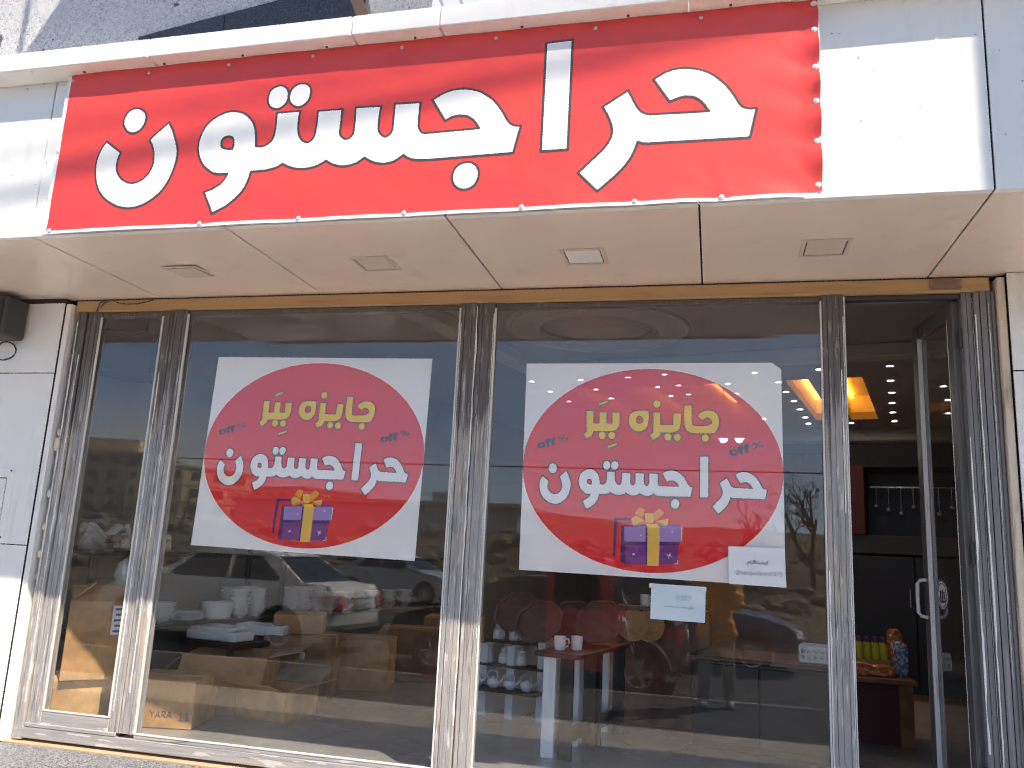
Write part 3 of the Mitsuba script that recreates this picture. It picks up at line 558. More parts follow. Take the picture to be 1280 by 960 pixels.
def ragged(x, y, z0, z1, w, seed, key, m='m_film', n=60, lift=0.0012):
    # a strip of paint film or sealant with an uneven torn edge, standing a little proud
    r = np.random.default_rng(seed)
    z = np.linspace(z0, z1, n)
    p = np.stack([z * 9, np.full(n, seed * 3.3), np.zeros(n)], 1)
    a = w * (0.15 + 1.1 * np.clip(meshkit.fbm(p, 4, seed) - 0.28, 0, 1) ** 1.3)
    b = w * 0.12 * meshkit.fbm(p * 3, 2, seed + 1)
    v, f = [], []
    for i in range(n):
        v += [(x - b[i], y, z[i]), (x - b[i], y - lift, z[i]), (x + a[i], y - lift, z[i]), (x + a[i], y, z[i])]
    for i in range(n - 1):
        o, q = 4 * i, 4 * i + 4
        for k in range(3):
            f += [[o + k, q + k, q + k + 1], [o + k, q + k + 1, o + k + 1]]
    f += [[0, 1, 2], [0, 2, 3], [4 * n - 4, 4 * n - 2, 4 * n - 3], [4 * n - 4, 4 * n - 1, 4 * n - 2]]
    return put(key, trimesh.Trimesh(np.array(v), np.array(f), process=False), m)


# left sidelight
SW = B + '__side_window'
put(SW, join(box(-3.626, -3.616, 0.012, 0.05, ZB, ZT)), 'm_black')
upright(SW + '__jamb', -3.612, -3.548, -0.022, 0.05, grooves=((-3.588, 0.004, 0.012),))
upright(SW + '__stile', -3.543, -3.452, -0.012, 0.04, 0.290, grooves=((-3.515, 0.003, 0.008), (-3.478, 0.004, 0.01)))
upright(SW + '__stile', -3.036, -2.976, -0.010, 0.04, 0.296, grooves=((-2.995, 0.003, 0.008),))
put(SW + '__bottom_rail', box(-3.451, -3.037, -0.012, 0.04, 0.292, 0.362, 0.004), 'm_rail')
put(SW + '__bottom_rail', box(-3.54, -2.98, -0.024, -0.013, 0.280, 0.300, 0.003), 'm_rail')
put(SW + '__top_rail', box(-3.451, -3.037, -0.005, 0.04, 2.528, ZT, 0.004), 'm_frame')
for x in (-3.452, -3.045):
    put(SW + '__glazing_bead', box(x, x + 0.009, -0.016, -0.004, 0.363, 2.527, 0.002), 'm_gasket')
put(SW + '__glazing_bead', box(-3.44, -3.047, -0.015, -0.004, 0.3625, 0.371, 0.002), 'm_gasket')
put(SW + '__pane', xz_sheet(sbox(-3.450, 0.364, -3.037, 2.53), 0.004), 'm_glass')

# left shop window
LW = B + '__shop_window'
put(LW, box(-2.972, -2.968, 0.0, 0.05, ZB, ZT), 'm_black')
upright(LW + '__stile', -2.966, -2.880, -0.022, 0.05, 0.300, grooves=((-2.945, 0.004, 0.01), (-2.902, 0.003, 0.008)))
upright(LW + '__stile', -1.266, -1.178, -0.022, 0.05, 0.300, grooves=((-1.243, 0.004, 0.01), (-1.205, 0.002, 0.006)))
put(LW + '__bottom_rail', box(-3.61, -1.178, -0.022, 0.05, 0.222, 0.2785, 0.004), 'm_rail')
put(LW + '__bottom_rail', box(-2.879, -1.267, -0.016, 0.04, 0.2785, 0.2975, 0.003), 'm_rail')
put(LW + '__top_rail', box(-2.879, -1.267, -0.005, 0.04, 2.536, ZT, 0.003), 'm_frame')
for x, dx in ((-2.8795, 0.009), (-1.276, 0.009)):
    put(LW + '__glazing_bead', box(x, x + dx, -0.020, -0.004, 0.299, 2.535, 0.002), 'm_gasket')
put(LW + '__glazing_bead', box(-2.87, -1.277, -0.019, -0.004, 0.298, 0.306, 0.002), 'm_gasket')
put(LW + '__pane', xz_sheet(sbox(-2.879, 0.298, -1.267, 2.536), 0.004), 'm_glass')

# right shop window
RW = numbered(B + '__shop_window')
put(RW, box(-1.1775, -1.1705, 0.0, 0.05, ZB, ZT), 'm_gasket')
upright(RW + '__stile', -1.170, -1.086, -0.020, 0.05, 0.300, grooves=((-1.148, 0.003, 0.008), (-1.108, 0.002, 0.006)))
upright(RW + '__stile', 0.493, 0.587, -0.022, 0.05, ZB, grooves=((0.515, 0.003, 0.008), (0.538, 0.002, 0.007), (0.567, 0.003, 0.007)))
put(RW + '__bottom_rail', box(-1.17, 0.493, -0.022, 0.05, 0.222, 0.2975, 0.004), 'm_rail')
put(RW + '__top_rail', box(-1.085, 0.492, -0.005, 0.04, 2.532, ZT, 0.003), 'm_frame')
for x in (-1.0855, 0.484):
    put(RW + '__glazing_bead', box(x, x + 0.008, -0.020, -0.004, 0.299, 2.531, 0.002), 'm_gasket')
put(RW + '__glazing_bead', box(-1.077, 0.483, -0.019, -0.004, 0.298, 0.306, 0.002), 'm_gasket')
put(RW + '__glazing_bead', box(0.5875, 0.594, -0.021, 0.02, ZB, 2.55, 0.002), 'm_gasket')
put(RW + '__pane', xz_sheet(sbox(-1.085, 0.298, 0.493, 2.532), 0.004), 'm_glass')
# torn film along the frames
for i, (x, y, z0, z1, w, par) in enumerate([
        (-3.600, -0.0222, 1.0, 2.5, 0.016, SW), (-3.560, -0.0222, 0.4, 2.3, 0.014, SW), (-3.02, -0.0102, 0.4, 2.2, 0.012, SW), (-2.93, -0.0222, 0.5, 1.9, 0.012, LW),
        (-1.1795, -0.0222, 0.5, 2.54, 0.017, LW), (-1.262, -0.0222, 1.0, 2.45, 0.009, LW), (-1.09, -0.0202, 0.9, 2.5, 0.008, RW),
        (0.494, -0.0222, 0.4, 1.3, 0.012, RW), (0.570, -0.0222, 1.55, 2.2, 0.012, RW), (0.583, -0.0222, 0.5, 2.45, 0.008, RW)]):
    ragged(x, y, z0, z1, w, 11 + i, par + '__paint_film')
# broken lumps of old sealant in the left jamb's gap
for i, (z, s) in enumerate(((1.85, 0.02), (1.78, 0.035), (1.5, 0.022), (1.32, 0.018), (1.17, 0.02), (1.05, 0.012))):
    m = trimesh.creation.icosphere(2, s)
    v = m.vertices
    m.vertices = v * (0.6 + 0.8 * meshkit.fbm(v / s * 1.3 + i * 5.1, 3, i))[:, None] * np.array([0.55, 0.4, 1.1])
    put(SW + '__sealant_lump', mv(m, -3.612, -0.022, z), 'm_trim', smooth=50)

# door: right jamb of the opening and the leaf, open inwards
D = B + '__door'
upright(D, 1.205, 1.222, -0.020, 0.05, mat_='m_jamb')
upright(D + '__jamb', 1.135, 1.203, -0.026, 0.05, grooves=((1.158, 0.005, 0.014), (1.186, 0.004, 0.012)), mat_='m_jamb')
upright(D + '__jamb', 1.088, 1.131, -0.012, 0.05, grooves=((1.108, 0.003, 0.008),), mat_='m_jamb')
put(D + '__jamb', box(0.594, 1.086, 0.0, 0.05, 2.536, ZT, 0.003), 'm_dark')
for i, (x, y, z0, z1, w) in enumerate([(1.131, -0.0122, 0.3, 2.53, 0.004), (1.137, -0.0262, 0.45, 2.45, 0.013), (1.192, -0.0262, 0.9, 2.5, 0.006), (1.09, -0.0122, 0.6, 1.9, 0.015)]):
    ragged(x, y, z0, z1, w, 41 + i, D + '__paint_film')
HX, HY, LA = 1.078, 0.035, math.radians(98)      # hinge line; the leaf runs from it into the shop
dxl, dyl = math.cos(LA), math.sin(LA)


def leaf(m):     # leaf axes: s along the leaf, t across it (towards the opening), z
    m = m.copy()
    v = m.vertices.copy()
    m.vertices = np.stack([HX + v[:, 0] * dxl - v[:, 1] * dyl, HY + v[:, 0] * dyl + v[:, 1] * dxl, v[:, 2]], 1)
    return m


LW_ = 0.475
put(D + '__leaf_stile', leaf(box(0, 0.058, -0.022, 0.022, 0.24, 2.53, 0.003)), 'm_leaf')
put(D + '__leaf_stile', leaf(box(LW_ - 0.058, LW_, -0.022, 0.022, 0.24, 2.53, 0.003)), 'm_leaf')
put(D + '__leaf_rail', leaf(box(0.0585, LW_ - 0.0585, -0.02, 0.02, 2.46, 2.53, 0.003)), 'm_leaf')
put(D + '__leaf_rail', leaf(box(0.0585, LW_ - 0.0585, -0.02, 0.02, 0.24, 0.38, 0.003)), 'm_leaf')
for s in (0.0585, LW_ - 0.0655):
    put(D + '__leaf_bead', leaf(box(s, s + 0.007, 0.0, 0.0215, 0.381, 2.459, 0.002)), 'm_film')
pane = box(0.059, LW_ - 0.059, -0.0005, 0.0005, 0.38, 2.46)
put(D + '__pane', leaf(trimesh.Trimesh(np.array([[0.059, 0, 0.38], [LW_ - 0.059, 0, 0.38], [LW_ - 0.059, 0, 2.46], [0.059, 0, 2.46]]), np.array([[0, 1, 2], [0, 2, 3]]))), 'm_glass')
hs = LW_ - 0.03
put(D + '__handle', leaf(tube([(hs, 0.022, 1.10), (hs, 0.05, 1.105), (hs, 0.062, 1.12), (hs, 0.064, 1.19), (hs, 0.062, 1.255), (hs, 0.05, 1.27), (hs, 0.022, 1.275)], 0.009, 10)), 'm_gasket', smooth=50)
ov = affinity.scale(Point(0, 0).buffer(1, 24), 0.055, 0.062)
st = trimesh.creation.extrude_polygon(ov, 0.0015, engine='earcut')
st2 = trimesh.creation.extrude_polygon(ov.buffer(-0.006).difference(ov.buffer(-0.010)), 0.0008, engine='earcut')


def on_leaf(m, s, z, lift):
    m = m.copy()
    v = m.vertices.copy()
    m.vertices = np.stack([s + v[:, 0], lift + v[:, 2], z + v[:, 1]], 1)
    return leaf(m)


put(D + '__sticker', on_leaf(st, 0.31, 1.21, 0.002), 'm_gasket')
put(D + '__sticker__ring', on_leaf(st2, 0.31, 1.21, 0.0038), 'm_dark')
bars = join(*[mv(trimesh.creation.extrude_polygon(sbox(-0.006, -h, 0.006, h), 0.0008, engine='earcut'), x, 0, 0) for x, h in ((-0.024, 0.017), (-0.004, 0.026), (0.017, 0.02))],
            mv(trimesh.creation.extrude_polygon(LineString([(-0.034, -0.022), (-0.02, -0.03), (0.02, -0.03), (0.03, -0.018)]).buffer(0.004), 0.0008, engine='earcut')))
put(D + '__sticker__lettering', on_leaf(bars, 0.31, 1.21, 0.0038), 'm_dark')
for z in (0.5, 1.4, 2.35):
    put(D + '__hinge', mv(lathe([(0, -0.045), (0.011, -0.045), (0.011, 0.045), (0, 0.045)], 14), 1.084, 0.012, z), 'm_dark', smooth=40)

# ---------------------------------------------------------------- the room behind the glass
FZ, CZ2 = 0.25, 2.88


def clipfront(m, y=0.055):
    return man(toman(m).trim_by_plane((0, 1, 0), y))


def rbox(u0, u1, v0, v1, z0, z1, bev=0.0):
    return room(box(u0, u1, v0, v1, z0, z1, bev))


UL, UR, VB = -3.92, 1.75, 8.6
struct('floor', clipfront(rbox(UL - 0.1, UR + 0.1, -1.2, VB, 0.0, FZ - 0.004)), 'm_joint', 'dark joints under the polished shop floor')
n = 0
for a in range(10):
    for b in range(14):
        u0, v0 = UL + a * 0.58, -1.0 + b * 0.68
        t = clipfront(rbox(u0 + 0.0012, min(u0 + 0.5788, UR), v0 + 0.0012, v0 + 0.6788, FZ - 0.012, FZ), 0.056)
        if len(t.faces):
            put('floor__tile', t, 'm_tile')
wl = join(rbox(UL - 0.1, UL, -1.0, VB, 0.1, 3.4))
struct('wall', clipfront(wl), 'm_wall_in', 'beige inner side wall of the shop behind the boxes')
struct('wall', clipfront(rbox(UR, UR + 0.1, -1.0, VB, 0.1, 3.4)), 'm_wall_in', 'dim inner side wall of the shop beside the door')
struct('wall', rbox(UL - 0.1, UR + 0.1, VB, VB + 0.1, 0.1, 3.4), 'm_wall_in', 'dark back wall of the shop')
struct('wall', join(box(-5.2, -3.64, 0.101, 0.16, 0.1, 3.4), box(1.24, 3.2, 0.101, 0.16, 0.1, 3.4), box(-3.64, 1.24, 0.06, 0.16, 2.565, 3.4)), 'm_wall_in', 'inner face of the front wall round the glazing')
# ceiling: a lower band near the glass with a round dome, then a field with long glowing coves
STEP = 2.35
dome_u, dome_v = UV(-0.80, 1.66)
slab = toman(box(UL - 0.1, UR + 0.1, -1.2, VB + 0.1, CZ2, CZ2 + 0.08))
hole = m3.Manifold.cylinder(1, 0.40, 0.40, 64).translate((dome_u, dome_v, CZ2 - 0.5))
slab = slab - hole
COVES = [(0.15, 0.42), (-0.20, -0.01), (-1.1, -0.8), (-1.72, -1.42), (-2.32, -2.02)]
CV0, CV1 = 3.5, 5.7
for u0, u1 in COVES:
    slab = slab - toman(box(u0, u1, CV0, CV1, CZ2 - 0.1, CZ2 + 0.3))
struct('ceiling', clipfront(room(man(slab)), 0.165), 'm_ceiling', 'dim plaster ceiling of the shop with recessed coves')
struct('ceiling', clipfront(rbox(UL - 0.1, UR + 0.1, -1.2, VB + 0.1, 3.30, 3.36), 0.165), 'm_ceiling', 'upper ceiling slab closing the coves')
put('ceiling__dome', mv(lathe([(0.405, CZ2 + 0.01), (0.36, CZ2 + 0.10), (0.30, CZ2 + 0.13), (0.29, CZ2 + 0.22), (0.0, CZ2 + 0.26)], 64), -0.80, 1.66, 0), 'm_moulding', smooth=35)
put('ceiling__dome_ring', mv(lathe([(0.40, CZ2), (0.405, CZ2 - 0.025), (0.43, CZ2 - 0.03), (0.46, CZ2 - 0.012), (0.60, CZ2 - 0.012), (0.62, CZ2 - 0.028), (0.64, CZ2 - 0.02), (0.645, CZ2)], 72), -0.80, 1.66, 0), 'm_moulding', smooth=35)
put('ceiling__beam', rbox(-1.98, UR, STEP, STEP + 0.16, CZ2 - 0.10, CZ2, 0.01), 'm_moulding')
put('ceiling__beam', rbox(-2.14, -1.98, 0.45, STEP + 0.16, CZ2 - 0.10, CZ2, 0.01), 'm_moulding')
put('ceiling__beam', rbox(UL, UR, 6.35, 6.55, CZ2 - 0.14, CZ2, 0.01), 'm_moulding')
scene['m_led'] = {'type': 'diffuse', 'reflectance': rgb((0.3, 0.3, 0.3))}
scene['m_plaster'] = two({'type': 'diffuse', 'reflectance': rgb((0.72, 0.70, 0.66))})
for i, (u0, u1) in enumerate(COVES):
    c = thing('cove_light', ['orange glowing ceiling cove nearest the open door', 'orange glowing ceiling cove second from the open door', 'orange glowing ceiling cove third from the open door', 'orange glowing ceiling cove fourth from the open door', 'orange glowing ceiling cove farthest from the open door'][i], 'cove light', 'orange ceiling coves')
    w, zt = u1 - u0, CZ2 + 0.26
    put(c + '__recess', join(rbox(u0 - 0.02, u0 - 0.0005, CV0, CV1, CZ2 + 0.002, zt), rbox(u1 + 0.0005, u1 + 0.02, CV0, CV1, CZ2 + 0.002, zt),
                             rbox(u0 - 0.02, u1 + 0.02, CV0 - 0.02, CV0 - 0.0005, CZ2 + 0.002, zt), rbox(u0 - 0.02, u1 + 0.02, CV1 + 0.0005, CV1 + 0.02, CZ2 + 0.002, zt),
                             rbox(u0 - 0.02, u1 + 0.02, CV0 - 0.02, CV1 + 0.02, zt, zt + 0.02)), 'm_plaster')
    k = put(c + '__led_strip', rbox(u0 + 0.012, u0 + 0.03, CV0 + 0.03, CV1 - 0.03, zt - 0.03, zt - 0.012), 'm_led')
    scene[k]['emitter'] = {'type': 'area', 'radiance': rgb((2.6, 0.85, 0.055))}
LAMPS = [(1.35, 2.89), (1.46, 3.44), (1.57, 3.97), (1.67, 4.48), (1.78, 5.02), (1.9, 5.56), (2.01, 6.12), (0.68, 3.95), (0.77, 4.41), (0.87, 4.88), (0.97, 5.37), (1.05, 5.81), (1.32, 4.81), (1.49, 5.72),
         (-1.66, 3.48), (-1.57, 3.98), (-1.47, 4.5), (-1.18, 3.41), (-1.10, 3.86), (-1.0, 4.31), (-0.74, 3.3), (-0.65, 3.77), (-0.56, 4.21), (-0.31, 3.66), (-0.23, 4.08), (-0.41, 3.18),
         (0.13, 3.58), (0.23, 4.03), (0.52, 5.51), (0.34, 3.12), (0.56, 3.51), (0.84, 3.0)]
ringm = lathe([(0.024, -0.004), (0.034, -0.006), (0.038, 0.0)], 20)
discm = lathe([(0.0, -0.003), (0.024, -0.003)], 20)
discm.faces = discm.faces[:, ::-1] if discm.face_normals[:, 2].mean() > 0 else discm.faces
cov = [rb for rb in COVES]
first_ring = first_disc = None
for i, (x, y) in enumerate(LAMPS):
    u, v = UV(x, y)
    for u0, u1 in COVES:           # keep clear of the cove openings
        if u0 - 0.05 < u < u1 + 0.05 and CV0 < v < CV1:
            u = u1 + 0.07 if u > (u0 + u1) / 2 else u0 - 0.07
    x, y = I(u, v)
    row = 0 if i < 7 else 1 if i < 12 else 2 if i < 14 else 3 if i < 26 else 4
    d = thing('downlight', ['small round lit spotlight in the ceiling row seen through the open door', 'small round lit spotlight in the ceiling row right of the right poster', 'small round lit spotlight beside the orange cove at the open door',
                            'small round lit spotlight shining through the left half of the right poster', 'small round lit spotlight shining through the upper right of the right poster'][row],
              'downlight', ['spotlights seen through the open door', 'spotlights right of the right poster', 'spotlights beside the door cove', 'spotlights behind the left half of the right poster', 'spotlights behind the right half of the right poster'][row])
    if first_ring is None:
        first_ring = put(d + '__ring', mv(ringm, 0, 0, CZ2 - 0.001), 'm_gasket', smooth=40)
        first_disc = put(d + '__lens', mv(discm, 0, 0, CZ2 - 0.001), 'm_led')
        scene[first_disc]['emitter'] = {'type': 'area', 'radiance': rgb((16.0, 15.6, 15.0))}
        r0, d0 = dict(scene[first_ring]), dict(scene[first_disc])
        for k_, s_ in ((first_ring, r0), (first_disc, d0)):
            scene[k_] = {**s_, 'to_world': T().translate([x * U, y * U, 0])}
    else:
        scene[d + '__ring'] = {**r0, 'to_world': T().translate([x * U, y * U, 0])}
        scene[d + '__lens'] = {**d0, 'to_world': T().translate([x * U, y * U, 0])}

# wing added out of frame: it shades the right end of the shop front
N = thing('added_neighbour', 'rendered neighbouring building added for shade, with a projecting bay, to the right of the shop', 'building')
put(N + '__wall', box(3.62, 8.5, -0.9, 0.4, -0.1, 8.4), 'm_pier')
put(N + '__added_bay', box(2.9, 4.15, -2.95, -0.905, 4.2, 7.6), 'm_pier')
put(N + '__roof', box(3.6, 8.6, -1.0, 0.5, 8.405, 8.55), 'm_apt_slab')
for z in (3.6, 6.0):
    for x in (4.4, 5.8, 7.2):
        put(N + '__window', box(x, x + 0.9, -0.915, -0.88, z, z + 1.1), 'm_win_far')

# ---------------------------------------------------------------- the banner
BX0, BX1, BZ0, BZ1 = -2.968, 0.386, 2.622, 3.418
BY = FY - 0.040
BC = (-1.29, 3.0185)
SCR_R = [3.40, 3.29, 3.135, 2.995, 2.835, 2.665]
SCR_T = list(np.linspace(BX0 + 0.03, BX1 - 0.02, 9))
SCR_B = [-2.93, -2.16, -1.69, -1.22, -0.73, -0.29, 0.03, 0.36]
SCR_L = [3.39, 3.03, 2.65]


def banner_y(x, z):
    # cloth pulled flat at its screws, bellying out between them, with slack diagonal creases
    p = np.stack([x, z, np.zeros_like(x)], -1)
    h = 0.010 * (meshkit.fbm(p * np.array([1.1, 2.4, 1]), 3, 4) - 0.5)
    dg = (x * 0.35 + z)
    h += 0.0045 * (meshkit.fbm(np.stack([dg * 9, x * 0.8, np.zeros_like(x)], -1), 3, 9) - 0.5)

    def edge(pos, along, dist, amp, reach):
        pos = np.sort(np.array(pos))
        i = np.clip(np.searchsorted(pos, along) - 1, 0, len(pos) - 2)
        t = np.clip((along - pos[i]) / (pos[i + 1] - pos[i]), 0, 1)
        return amp * np.sin(np.pi * t) ** 2 * np.exp(-(dist / reach) ** 2)

    h += edge(SCR_R, z, BX1 - x, 0.024, 0.045)
    h += edge(SCR_B, x, z - BZ0, 0.007, 0.05) + edge(SCR_T, x, BZ1 - z, 0.004, 0.05)
    for sx, sz in [(s, BZ0 + 0.02) for s in SCR_B] + [(BX1 - 0.015, s) for s in SCR_R]:
        dx, dz = x - sx, z - sz
        r = np.sqrt(dx * dx + dz * dz) + 1e-6
        ang = np.arctan2(dz, dx)
        h += 0.0035 * np.exp(-r / 0.10) * np.cos(ang * 7 + sx * 40) * np.clip(r / 0.03, 0, 1)
    return BY - h


def drape(geom, lift, cell=0.045):
    # flat print on the cloth: cut along a grid so that it follows every fold
    vs, fs, o = [], [], 0
    for g in getattr(geom, 'geoms', [geom]):
        x0, z0, x1, z1 = g.bounds
        for i in range(int(math.floor(x0 / cell)), int(math.floor(x1 / cell)) + 1):
            for j in range(int(math.floor(z0 / cell)), int(math.floor(z1 / cell)) + 1):
                c = g.intersection(sbox(i * cell, j * cell, (i + 1) * cell, (j + 1) * cell))
                for q in getattr(c, 'geoms', [c]):
                    if q.geom_type != 'Polygon' or q.area < 1e-8:
                        continue
                    v, f = trimesh.creation.triangulate_polygon(q, engine='earcut')
                    v, f = np.asarray(v, float), np.asarray(f)
                    a = np.cross(v[f[:, 1]] - v[f[:, 0]], v[f[:, 2]] - v[f[:, 0]])
                    f = np.where((a < 0)[:, None], f[:, ::-1], f)
                    vs.append(v)
                    fs.append(f + o)
                    o += len(v)
    v, f = np.vstack(vs), np.vstack(fs)
    key = np.round(v, 7)
    u, inv = np.unique(key, axis=0, return_inverse=True)
    y = banner_y(u[:, 0], u[:, 1]) - lift
    return trimesh.Trimesh(np.stack([u[:, 0], y, u[:, 1]], 1), inv.reshape(-1)[f], process=False)


def shapes(d, s=0.001, dx=0.0, dz=0.0):
    out = {}
    for k, rings in d.items():
        if isinstance(rings[0][0], (int, float)):
            rings = [rings]
        g = Polygon(rings[0], rings[1:]).buffer(0)
        out[k] = affinity.translate(affinity.scale(g, s, s, origin=(0, 0)), dx, dz)
    return out


BN = thing('banner', 'long red cloth shop banner with big white lettering screwed to the white fascia', 'banner')
grid = 0.02
body = drape(sbox(BX0, BZ0, BX1, BZ1), 0.0, 0.03)
put(BN + '__cloth', body, 'm_banner_white', smooth=True)
put(BN + '__red_print', drape(sbox(BX0 + 0.020, BZ0 + 0.016, BX1 - 0.004, BZ1), 0.0012, 0.03), 'm_banner', smooth=True)
for k, g in shapes(LOGO, 0.001, BC[0], BC[1]).items():
    put(BN + '__letter_outline', drape(g.buffer(0.0055), 0.0022, 0.045), 'm_banner_line', smooth=True)
    put(BN + '__letter', drape(g.buffer(-0.0045), 0.0031, 0.045), 'm_banner_white', smooth=True)
gro = lathe([(0.0, 0.006), (0.005, 0.006), (0.006, 0.003), (0.007, 0.0035), (0.010, 0.003), (0.012, 0.0)], 18)
gv = gro.vertices.copy()
gro.vertices = np.stack([gv[:, 0], -gv[:, 2], gv[:, 1]], 1)
gro.faces = gro.faces[:, ::-1]
for x, z, m_, sc in [(s, BZ0 + 0.015, 'm_screw', 0.85) for s in SCR_B[:-1]] + [(BX1 - 0.017, s, 'm_screw', 1.0) for s in SCR_R] + [(s, BZ1 - 0.03, 'm_grommet', 0.7) for s in SCR_T[:-1]] + [(BX0 + 0.010, s, 'm_screw', 0.8) for s in SCR_L[1:2]]:
    yy = float(banner_y(np.array([x]), np.array([z]))[0])
    put(BN + '__screw', mv(gro, x, yy - 0.003, z, s=sc), m_, smooth=40)
# threads hanging from the hem
for x in (-0.27, -0.06, 0.19, -1.9):
    put(BN + '__loose_thread', tube([(x, BY - 0.012, BZ0 + 0.004), (x + 0.004, BY - 0.016, BZ0 - 0.008), (x + 0.012, BY - 0.014, BZ0 - 0.018), (x + 0.02, BY - 0.016, BZ0 - 0.014)], 0.0012, 5), 'm_banner_white')

# ---------------------------------------------------------------- the two posters behind the glass
PC = (-0.299, 1.733)


def text_poly(text, height, bold=False):
    m = meshkit.text_mesh(text, height, 0.002, bold)
    v, f = m.vertices, m.faces[m.face_normals[:, 2] > 0.5]
    return unary_union([Polygon(v[t][:, :2]) for t in f]).buffer(1e-5)


def fit(geom, x0, z0, x1, z1):
    a0, b0, a1, b1 = geom.bounds
    s = (x1 - x0) / (a1 - a0)
    t = (z1 - z0) / (b1 - b0)
    return affinity.translate(affinity.scale(affinity.translate(geom, -a0, -b0), s, t, origin=(0, 0)), x0, z0)


def poster_layers():
    out = []          # top first: (part, material, geometry) in poster axes, metres/U from the poster's middle
    gf = shapes(GIFT)
    for k, m in (('star', 'p_spark'), ('spark', 'p_spark'), ('spark2', 'p_spark'), ('spark3', 'p_spark'), ('edge', 'p_spark'), ('edge2', 'p_spark'), ('knot', 'p_gold'), ('bow1', 'p_orange'), ('bow3', 'p_orange'),
                 ('bow1b', 'p_deep_orange'), ('bow3b', 'p_deep_orange'), ('bow2', 'p_gold'), ('bow4', 'p_gold'), ('bow2b', 'p_deep_orange'), ('bow4b', 'p_deep_orange'), ('ribbon_top', 'p_yellow'), ('ribbon', 'p_gold'),
                 ('ribbon_shade', 'p_purple_dark'), ('lid', 'p_lilac'), ('lid_top', 'p_purple'), ('lid_shade', 'p_purple_dark'), ('body', 'p_purple'), ('side', 'p_purple_dark'), ('back_box', 'p_purple_dark')):
        out.append(('gift_picture', m, gf[k]))
    lg = unary_union(list(shapes(LOGO).values()))
    lg = affinity.translate(affinity.scale(lg, 1.066 / 2.894, 0.264 / 0.666, origin=(0, 0)), 0.007, -0.0635)
    lg = fit(lg, -0.526, -0.207, 0.540, 0.062)
    out.append(('lettering', 'p_letter', lg.buffer(-0.0015)))
    out.append(('lettering', 'p_line', lg.buffer(0.0045)))
    yl = unary_union(list(shapes(YELLOW).values()))
    out.append(('yellow_lettering', 'p_yellow', yl.buffer(-0.001)))
    out.append(('yellow_lettering', 'p_line', yl.buffer(0.004)))
    off = text_poly('off', 0.040, True).buffer(0.0022)
    pc = text_poly('%', 0.034).buffer(0.001)
    w = off.bounds[2]
    word = fit(unary_union([off, affinity.translate(pc, w + 0.006, 0.012)]), 0, 0, 0.158, 0.042)
    for x, z in ((-0.540, 0.077), (0.376, 0.064)):
        out.append(('off_lettering', 'p_off', affinity.translate(affinity.rotate(word, 13, origin=(0, 0)), x, z)))
    ell = affinity.scale(Point(0, 0).buffer(1, 48), 0.612, 0.484)
    out.append(('red_oval', 'p_red', affinity.translate(ell, 0.0, -0.003)))
    return out


LAY = poster_layers()


def poster(name, label, corners, cut, y):
    # corners: TL TR BR BL in plan (x, z); the design is laid on by the same affine map
    P = thing(name, label, 'poster', 'window posters')
    tl, tr, br, bl = [np.array(c, float) for c in corners]
    c = (tl + tr + br + bl) / 4
    ex, ez = ((tr - tl) + (br - bl)) / 2 / 1.224, ((tl - bl) + (tr - br)) / 2 / 1.02
    aff = [ex[0], ez[0], ex[1], ez[1], c[0], c[1]]
    sheet = Polygon([tl, *([tr] if not cut else [tr + np.array([-0.042, 0.0]), tr + np.array([0.0, -0.031])]), br, bl])
    used = None
    by = {}
    for part, m, g in LAY:
        g = affinity.affine_transform(g, aff).intersection(sheet)
        h = g if used is None else g.difference(used)
        used = g if used is None else used.union(g)
        by.setdefault((part, m), []).append(h)
    for (part, m), gs in by.items():
        put(P + '__' + part, xz_sheet(unary_union(gs), y), m)
    put(P + '__sheet', xz_sheet(sheet.difference(used), y), 'p_white')
    return P


poster('poster', 'left window poster, red oval on white with a purple gift box', [(-2.672, 2.290), (-1.418, 2.272), (-1.437, 1.241), (-2.703, 1.261)], False, 0.016)
poster('poster', 'right window poster with clipped corner, red oval and gift box, above two pasted notes', [(-0.914, 2.244), (0.311, 2.242), (0.316, 1.218), (-0.906, 1.227)], True, 0.016)


def sheet_paper(pts, y, curl, name, m):
    # one sheet of paper with slightly lifted corners
    tl, tr, br, bl = [np.array(p, float) for p in pts]
    n = 14
    v, f = [], []
    for j in range(n):
        for i in range(n):
            s, t = i / (n - 1), j / (n - 1)
            q = tl * (1 - s) * (1 - t) + tr * s * (1 - t) + br * s * t + bl * (1 - s) * t
            e = curl * (t ** 6 * (0.4 + 0.6 * s ** 4) + 0.3 * s ** 8 * (1 - t)) + curl * 0.35 * (meshkit.fbm(np.array([s * 3, t * 3, curl * 900]), 2, 3) - 0.5)
            v.append((q[0], y - e, q[1]))
    for j in range(n - 1):
        for i in range(n - 1):
            a = j * n + i
            f += [[a, a + n, a + n + 1], [a, a + n + 1, a + 1]]
    v = np.array(v)
    b = v + np.array([0, 0.0004, 0])
    f = np.array(f)
    return put(name, join(trimesh.Trimesh(v, f, process=False), trimesh.Trimesh(b, f[:, ::-1], process=False)), m, smooth=True)


